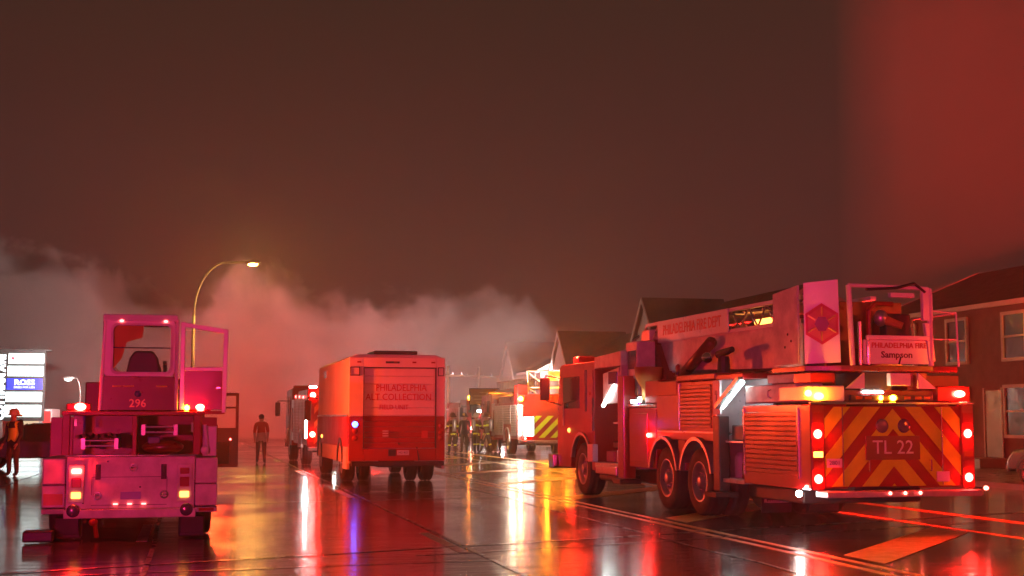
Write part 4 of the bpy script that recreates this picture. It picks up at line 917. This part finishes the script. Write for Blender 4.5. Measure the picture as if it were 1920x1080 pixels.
# ================================================================== CARS
def car(loc, rz, label, paint, roofbar=False, name='parked_car'):
    C = empty(name, loc, rz, label, 'car', None)
    prof = [(-2.25, .38), (-2.3, .62), (-2.22, .92), (-1.6, .98), (1.05, .98), (2.0, .86), (2.25, .66), (2.28, .38)]
    b = MB(); secs = []
    for x, sh in ((-.88, .97), (-.82, 1.0), (.82, 1.0), (.88, .97)): secs.append((x, sh))
    n = len(prof); vs = []
    for x, sh in secs: vs += [(x, y*sh, .38+(z-.38)*(1 if abs(x) < .85 else .92)) for y, z in prof]
    fs = [tuple(range(n-1, -1, -1)), tuple(range(3*n, 4*n))]
    for k in range(3): fs += [(k*n+i, k*n+(i+1) % n, (k+1)*n+(i+1) % n, (k+1)*n+i) for i in range(n)]
    b.add(vs, fs).build('body', paint, C, bevel=.04)
    # greenhouse
    lo = [(-.80, -1.75, .96), (.80, -1.75, .96), (.80, 1.0, .96), (-.80, 1.0, .96)]; hi = [(-.60, -1.1, 1.42), (.60, -1.1, 1.42), (.60, .25, 1.42), (-.60, .25, 1.42)]
    MB().add(lo+hi, [(0, 3, 2, 1), (4, 5, 6, 7), (0, 1, 5, 4), (1, 2, 6, 5), (2, 3, 7, 6), (3, 0, 4, 7)]).build('greenhouse', GLASS, C, bevel=.03)
    MB().add([(-.62, -1.16, 1.415), (.62, -1.16, 1.415), (.62, .30, 1.415), (-.62, .30, 1.415), (-.50, -.95, 1.465), (.50, -.95, 1.465), (.50, .12, 1.465), (-.50, .12, 1.465)], [(0, 3, 2, 1), (4, 5, 6, 7), (0, 1, 5, 4), (1, 2, 6, 5), (2, 3, 7, 6), (3, 0, 4, 7)]).build('roof', paint, C, bevel=.03)
    for sg in (-1, 1):
        for a, c in (((.82, -1.78, .96), (.62, -1.12, 1.43)), ((.82, 1.02, .96), (.62, .27, 1.43)), ((.83, -.35, .96), (.63, -.4, 1.44))):
            MB().tube((sg*a[0], a[1], a[2]), (sg*c[0], c[1], c[2]), .035, n=6).build('pillar', paint, C)
        for y in (-1.4, 1.42): wheel(C, sg*.78, y, .33, .2, sg); arch('wheel_arch', BLACK, C, sg*.87-.02, sg*.87+.02, y, .33, .33, .40, 0, 180)
        box('tail_lamp', LGLASS, C, sg*.66-.16, sg*.66+.16, -2.30, -2.2, .72, .86, .02); lens('head_lamp', CHROME, C, (sg*.62, 2.16, .70), .12, sgn=1, ry=.07)
        box('wing_mirror', paint, C, sg*.95-.08, sg*.95+.08, .7, .78, .98, 1.1, .02)
    box('rear_bumper', paint, C, -.84, .84, -2.36, -2.2, .36, .58, .03); box('licence_plate', PLASTIC, C, -.16, .16, -2.312, -2.29, .68, .80, .003); box('front_bumper', paint, C, -.84, .84, 2.2, 2.34, .34, .56, .03)
    return C
CARD = mat('dark_car_paint', (.025, .018, .02), .2, coat=.8); CARR = mat('maroon_car_paint', (.12, .012, .015), .2, coat=.8); CARS = mat('silver_car_paint', (.35, .35, .36), .25, metal=.4, coat=.7)
car((-14.9, 44.0, 0), 100, 'dark parked car behind the firefighter in the lime vest', CARD)
car((-13.2, 45.4, 0), 35, 'maroon parked car beside the tiller truck', CARR)
car((13.2, 31.5, 0), 13, 'dark sedan parked past the chevron tail of the tower truck', CARD)

# ================================================================== PEOPLE
def person(loc, rz, label, height=1.78, top=COAT, legs=TROU, boots=BOOT, helmet=HELM, stripes=True, pose='stand', vest=False, cap=None, hem=None):
    Z = height/1.78
    P = empty('person', loc, rz, label, 'person', None)
    V = []; E_ = []; Rr = []
    def v(x, y, z, rx, ry=None): V.append((x*Z, y*Z, z*Z)); Rr.append((rx*Z, (ry or rx)*Z)); return len(V)-1
    def e(*ids):
        for a, b in zip(ids, ids[1:]): E_.append((a, b))
    pel = v(0, 0, .95, .155, .125); wai = v(0, .01, 1.12, .15, .115); che = v(0, .015, 1.32, .185, .13); shl = v(0, 0, 1.46, .13, .10)
    nek = v(0, .01, 1.53, .065); hd0 = v(0, .03, 1.60, .085, .09); hd1 = v(0, .03, 1.70, .09, .10)
    e(pel, wai, che, shl, nek, hd0, hd1)
    st = {'stand': (.0, .0), 'walk': (.20, -.20), 'lean': (.08, -.05)}[pose]
    for sg, dy in ((-1, st[0]), (1, st[1])):
        hip = v(sg*.10, 0, .86, .115, .12); kn = v(sg*.12, dy*.55+.03, .48, .08); an = v(sg*.13, dy, .11, .062); ft = v(sg*.14, dy+.05, .055, .055, .05); to = v(sg*.155, dy+.17, .045, .05, .04)
        e(pel, hip, kn, an, ft, to)
        sh = v(sg*.20, 0, 1.43, .085); 
        bend = {'stand': .10, 'walk': .14*(-1 if sg < 0 else 1), 'lean': .26}[pose]
        el = v(sg*.245, -.02+bend*.2, 1.15, .06); wr = v(sg*.23, bend+.06, .92+(bend > .2)*.18, .045)
        pm = v(sg*.245, bend+.10, .85+(bend > .2)*.20, .040, .025); e(shl, sh, el, wr, pm)
        for k in range(4):
            l_ = (.07, .08, .075, .06)[k]; f0 = v(sg*(.23+.008*k), bend+.09+.02*k, .80+(bend > .2)*.2, .011); f1 = v(sg*(.225+.006*k), bend+.12+.02*k, .80-l_*.8+(bend > .2)*.2, .009); e(pm, f0, f1)
        t0 = v(sg*.215, bend+.13, .85+(bend > .2)*.2, .012); t1 = v(sg*.21, bend+.165, .81+(bend > .2)*.2, .010); e(pm, t0, t1)
    me = bpy.data.meshes.new('body'); me.from_pydata(V, E_, [])
    o = bpy.data.objects.new('tmp', me); col.objects.link(o)
    o.modifiers.new('s', 'SKIN'); 
    for i, d in enumerate(me.skin_vertices[0].data): d.radius = Rr[i]; d.use_root = (i == 0)
    ss = o.modifiers.new('d', 'SUBSURF'); ss.levels = 1; ss.render_levels = 1
    bpy.context.view_layer.update()
    m2 = bpy.data.meshes.new_from_object(o.evaluated_get(bpy.context.evaluated_depsgraph_get())); bpy.data.objects.remove(o); m2.name = 'body'
    m2.materials.clear()
    for m in (SKIN, top, legs, boots, STRI, hem or top): m2.materials.append(m)
    for p in m2.polygons:
        z = p.center.z/Z; x = abs(p.center.x)/Z; p.use_smooth = True
        if z > 1.50: k = 0
        elif x > .19 and z < (1.08 if pose == 'lean' else .9) and z > .6: k = 0
        elif z > .80:
            k = 1 if not (hem and z < 1.13) else 5
            if stripes and (1.22 < z < 1.29 or .84 < z < .90): k = 4
            if vest and x < .17 and z > .98 and (abs(x-.11) < .055 or z < 1.12): k = 4
        elif z > .22: k = 2 if not (stripes and .34 < z < .40) else 4
        else: k = 3
        p.material_index = k
    b = bpy.data.objects.new('body', m2); col.objects.link(b); b.parent = P
    # face: nose, eyes, ears
    q = MB().ball((0, .135*Z, 1.655*Z), .014, .02, .022, 8, 6); q.ball((-.088*Z, .03*Z, 1.65*Z), .012, .02, .03, 8, 6); q.ball((.088*Z, .03*Z, 1.65*Z), .012, .02, .03, 8, 6); q.build('nose_and_ears', SKIN, b, smooth=True)
    q = MB()
    for sg in (-1, 1): q.ball((sg*.035*Z, .118*Z, 1.675*Z), .012, .008, .007, 8, 5)
    q.build('eyes', BLACK, b, smooth=True)
    if helmet:
        h = MB().lathe([(.0, .165), (.05, .16), (.10, .13), (.125, .07), (.13, .02), (.19, -.01), (.195, -.025), (.125, .0)], (0, 0, 0), n=20)
        hv = [(x, y*1.22+.02 if y > 0 else y*1.45+.02, z - (.03 if y < -.12 else 0)) for x, y, z in h.v]
        H_ = MB(); H_.add([(x*Z, y*Z, (z+1.70)*Z) for x, y, z in hv], h.f); ho = H_.build('helmet', helmet, P, smooth=True)
        MB().prism([(-.045*Z, 1.72*Z), (.045*Z, 1.72*Z), (.05*Z, 1.82*Z), (0, 1.85*Z), (-.05*Z, 1.82*Z)], 'y', .165*Z, .175*Z).build('helmet_shield', GOLD, ho); MB().box(-.008*Z, .008*Z, -.13*Z, .17*Z, 1.85*Z, 1.872*Z).build('helmet_crest', helmet, ho)
    else:
        hm = MB().ball((0, .02*Z, 1.71*Z), .105*Z, .115*Z, .10*Z, 16, 10); hm.build('hair' if not cap else 'cap', cap or BLACK, P, smooth=True)
        if cap: MB().prism([(-.09, .08), (.09, .08), (.07, .22), (-.07, .22)], 'z', 1.70*Z, 1.715*Z).build('cap_peak', cap, P)
    if top in (COAT, COATB) and helmet:
        MB().lathe([(.0, 0), (.09, 0), (.10, .12), (.10, .45), (.07, .56), (0, .58)], (0, -.24*Z, 1.0*Z), n=14).build('air_cylinder', STEEL if stripes else DARKM, P, smooth=True)
    return P
person((-14.0, 39.2, -.004), 160, 'firefighter in brown helmet and lime vest standing at the pylon side of the road', 1.80, COATB, TROU, helmet=HELMW, stripes=False, vest=True)
person((-13.9, 47.6, -.004), 200, 'person in a peaked cap standing behind the maroon car', 1.80, REDC, TROU, helmet=None, stripes=False, cap=BOOT)
person((-9.1, 50.6, 0), 10, 'person in red jacket and grey waist walking past the fire engine flank', 1.74, REDC, TROU, helmet=None, stripes=False, pose='walk', hem=GREYC)
crew = [(-2.75, 64.5, 20, COAT, HELM, 'lean', True, 'firefighter with lime stripes half hidden by the edge of the box van'),
        (-2.25, 66.0, 170, COATB, HELM, 'stand', False, 'dark clad firefighter standing between two striped colleagues'),
        (-1.72, 66.8, 330, COAT, HELMW, 'lean', True, 'firefighter with orange lit helmet and lime stripes bending over the hose'),
        (-1.20, 65.8, 60, COAT, HELM, 'walk', True, 'striped firefighter stepping away from the crew towards the far tower truck'),
        (-.72, 67.5, 190, COATB, HELM, 'stand', False, 'dark firefighter beside the wheel of the far tower truck')]
for x, y, rz, tp, hl, ps, st, lb in crew: person((x, y, 0), rz, lb, 1.8, tp, TROU, helmet=hl, stripes=st, pose=ps)
# ================================================================== PATROL CAR added unseen behind the camera (its roof lamps light the truck tails)
PC = car((-4.6, -9.0, 0), 12, 'dark patrol car with red and blue roof lamps behind the photographer', CARD, name='patrol_car')
for nm, dx, c, pw in (('red', .38, (1, .018, .035), 13500), ('blue', -.38, (.20, .05, 1), 2300)):
    hb = box('roof_lamp', em('patrol_'+nm+'_lamp', c, 40), PC, dx-.3, dx+.3, -.55, -.3, 1.47, 1.60, .02)
    ld = bpy.data.lights.new('patrol_'+nm, 'POINT'); ld.energy = pw; ld.color = c; ld.shadow_soft_size = .12
    lo = bpy.data.objects.new('lamp_'+nm, ld); col.objects.link(lo); lo.parent = PC; lo.location = (dx, -.42, 1.85)

# ================================================================== FLOOD LAMPS added out of sight, aimed away to light the smoke
def flood(x, y, h, label, lamps):
    F = empty('flood_light_tower', (x, y, 0), 0, label, 'light tower', 'flood light towers at the fire')
    MB().tube((0, 0, .5), (0, 0, h), .05, .035, n=10).build('mast', GALV, F); box('trailer', DARKM, F, -.5, .5, -.7, .7, .3, .62, .03)
    for sg in (-1, 1): wheel(F, sg*.58, 0, .3, .18, sg)
    for i, (c, pw, az, el) in enumerate(lamps):
        dx = -.35+.7*i/max(1, len(lamps)-1)
        hd = MB().box(-.16, .16, -.12, .0, -.12, .12).build('lamp_housing', BLACK, F, bevel=.01); hd.location = (dx, 0, h+.1); hd.rotation_euler = (R(el), 0, R(az))
        fc = MB().box(-.14, .14, .002, .012, -.10, .10).build('lamp_face', em('flood_face_%d' % int(c[2]*100), c, 30), hd)
        ld = bpy.data.lights.new('flood', 'SPOT'); ld.energy = pw; ld.color = c; ld.spot_size = R(130); ld.spot_blend = 1.0; ld.shadow_soft_size = .12
        lo = bpy.data.objects.new('flood_beam', ld); col.objects.link(lo); lo.parent = hd; lo.location = (0, .06, 0); lo.rotation_euler = (R(90), 0, 0)
    return F
WARM = (1, .80, .76); RLIT = (1, .07, .05)
for (x, y, k, az), lb in zip(((-50, 92, 1.1, -30), (-39.5, 92, .8, 35), (-24.9, 86, 1.1, 30), (-12.9, 86, 1.0, -25), (3.6, 92, .5, 30)), ('flood light tower beyond the shop, aimed into the smoke', 'flood light tower beside the pylon sign, aimed into the smoke', 'flood light tower beyond the tiller truck and street lamp', 'flood light tower beyond the striped engine ahead of the van', 'flood light tower beyond the far tower truck by the terrace')):
    flood(x, y, 3.0, lb, [(WARM, 25000*k, az, 30), (RLIT, 42000*k, -az, 0)])

# ================================================================== SMOKE behind the trucks
def smoke_material():
    m = bpy.data.materials.new('smoke_volume'); m.use_nodes = True
    n = m.node_tree.nodes; l = m.node_tree.links; n.clear()
    out = n.new('ShaderNodeOutputMaterial'); pv = n.new('ShaderNodeVolumePrincipled')
    pv.inputs['Color'].default_value = (.80, .74, .72, 1); pv.inputs['Anisotropy'].default_value = .15
    l.new(pv.outputs[0], out.inputs['Volume'])
    g = n.new('ShaderNodeTexCoord'); sp = n.new('ShaderNodeSeparateXYZ'); l.new(g.outputs['Object'], sp.inputs[0])
    def math_(op, a, b=None, clampv=False):
        q = n.new('ShaderNodeMath'); q.operation = op; q.use_clamp = clampv
        for i, x in enumerate((a, b)):
            if x is None: continue
            if isinstance(x, (int, float)): q.inputs[i].default_value = x
            else: l.new(x, q.inputs[i])
        return q.outputs[0]
    # height of the bank along its length (object X in metres, -70 .. 8)
    mr = n.new('ShaderNodeMapRange'); mr.inputs[1].default_value = -70; mr.inputs[2].default_value = 8; l.new(sp.outputs['X'], mr.inputs[0])
    fc = n.new('ShaderNodeFloatCurve'); l.new(mr.outputs[0], fc.inputs['Value'])
    cv = fc.mapping.curves[0]
    prof = [(-70, 17), (-42, 15.4), (-39.0, 14.8), (-37.0, 13.0), (-34.5, 13.2), (-32.0, 12.9), (-29.5, 10.3), (-26.5, 9.8), (-24.5, 9.0), (-22.6, 9.6), (-21.2, 12.0), (-19.3, 12.9), (-17, 11.2), (-15, 10.8), (-12, 10.4), (-9, 9.6), (-6, 9.9), (-3.5, 10.5), (-1, 10.4), (1.2, 9.6), (3.2, 7.4), (5, 4.0), (8, 0)]
    cv.points[0].location = (0, prof[0][1]/20); cv.points[1].location = (1, prof[-1][1]/20)
    for x, h in prof[1:-1]: cv.points.new((x+70)/78, h/20)
    fc.mapping.update()
    top = math_('MULTIPLY', fc.outputs[0], 20.0)
    n1 = n.new('ShaderNodeTexNoise'); n1.inputs['Scale'].default_value = .20; n1.inputs['Detail'].default_value = 6; n1.inputs['Roughness'].default_value = .62; n1.inputs['Distortion'].default_value = .6
    l.new(g.outputs['Object'], n1.inputs['Vector'])
    d = math_('SUBTRACT', top, sp.outputs['Z'])
    n3 = n.new('ShaderNodeTexNoise'); n3.inputs['Scale'].default_value = .55; n3.inputs['Detail'].default_value = 3
    l.new(g.outputs['Object'], n3.inputs['Vector'])
    nn = math_('ADD', math_('MULTIPLY', math_('SUBTRACT', n1.outputs['Fac'], .5), 10.0), math_('MULTIPLY', math_('SUBTRACT', n3.outputs['Fac'], .5), 4.0))
    d2 = math_('ADD', d, nn)
    de = math_('MULTIPLY', d2, .9, True)
    n2 = math_('MULTIPLY', math_('SUBTRACT', n1.outputs['Fac'], .25), 2.0, True)
    dens = math_('MULTIPLY', math_('MULTIPLY', de, n2), .34)
    l.new(dens, pv.inputs['Density'])
    m.cycles.volume_sampling = 'MULTIPLE_IMPORTANCE'
    m.cycles.volume_step_rate = .2
    return m
sm = MB().box(-70, 8, -10, 10, .05, 19).build('smoke', smoke_material(), None, kind='stuff'); sm.location = (0, 111, 0)
tag(sm, 'bank of pale smoke lit red from below, billowing over the vehicles', 'smoke')

# ================================================================== ENGINE added out of view on the right, to light a red veil volume
p = rd(16.2, 19.5); EG = engine((p.x, p.y, 0), 193, 'fire engine with lit red roof beacons standing in the opposite lane', 'front')
addlight(EG, (.9, 8.75, 3.15), (1, .015, .01), 300)
ld = bpy.data.lights.new('roof_spot', 'SPOT'); ld.energy = 330000; ld.color = (1, .035, .02); ld.spot_size = R(60); ld.spot_blend = .8; ld.shadow_soft_size = .15  # strong red spot added to light the veil volume
lo = bpy.data.objects.new('roof_spot_beam', ld); col.objects.link(lo); lo.parent = EG; lo.location = (0, 5.0, 3.2); lo.rotation_euler = (R(90+30), 0, R(151))
box('roof_spot', BLACK, EG, -.15, .15, 5.1, 5.35, 3.05, 3.35, .02); box('roof_spot_stalk', BLACK, EG, -.04, .04, 5.15, 5.25, 2.5, 3.06, .01); lens('beacon', E_RED2, EG, (.9, 8.75, 2.91), .12, ax='z', depth=.16, sgn=1)
dm = bpy.data.materials.new('drift_volume'); dm.use_nodes = True  # volume added to make the red veil in the sky
n = dm.node_tree.nodes; l = dm.node_tree.links; n.clear(); o_ = n.new('ShaderNodeOutputMaterial'); pv = n.new('ShaderNodeVolumePrincipled')
pv.inputs['Color'].default_value = (.85, .78, .75, 1); pv.inputs['Anisotropy'].default_value = .2
g = n.new('ShaderNodeTexCoord'); sp = n.new('ShaderNodeSeparateXYZ'); l.new(g.outputs['Object'], sp.inputs[0])
mr = n.new('ShaderNodeMapRange'); mr.inputs[1].default_value = 0; mr.inputs[2].default_value = 3.0; mr.inputs[4].default_value = .07; l.new(sp.outputs['X'], mr.inputs[0])
ns = n.new('ShaderNodeTexNoise'); ns.inputs['Scale'].default_value = .12; ns.inputs['Detail'].default_value = 2; l.new(g.outputs['Object'], ns.inputs['Vector'])
mu = n.new('ShaderNodeMath'); mu.operation = 'MULTIPLY'; l.new(mr.outputs[0], mu.inputs[0]); l.new(ns.outputs['Fac'], mu.inputs[1]); l.new(mu.outputs[0], pv.inputs['Density'])
l.new(pv.outputs[0], o_.inputs['Volume']); dm.cycles.volume_step_rate = .5
dr = MB().box(0, 40, 0, 16, .3, 22).build('smoke', dm, None, kind='stuff'); dr.location = (13.2, 56, 0); dr.rotation_euler = (0, 0, R(-14))
tag(dr, 'thin red lit smoke drifting over the row houses', 'smoke')

# ================================================================== HAZE (rain mist in the air)
hm = bpy.data.materials.new('haze_volume'); hm.use_nodes = True
n = hm.node_tree.nodes; n.clear(); o_ = n.new('ShaderNodeOutputMaterial'); pv = n.new('ShaderNodeVolumePrincipled')
pv.inputs['Color'].default_value = (.9, .88, .86, 1); pv.inputs['Density'].default_value = .0016; pv.inputs['Anisotropy'].default_value = .76
hm.node_tree.links.new(pv.outputs[0], o_.inputs['Volume']); hm.cycles.homogeneous_volume = True
hz = MB().box(-760, 760, -360, 760, -1.4, 24).build('haze', hm, None, kind='stuff')
tag(hz, 'thin rainy mist hanging over the whole street', 'haze')
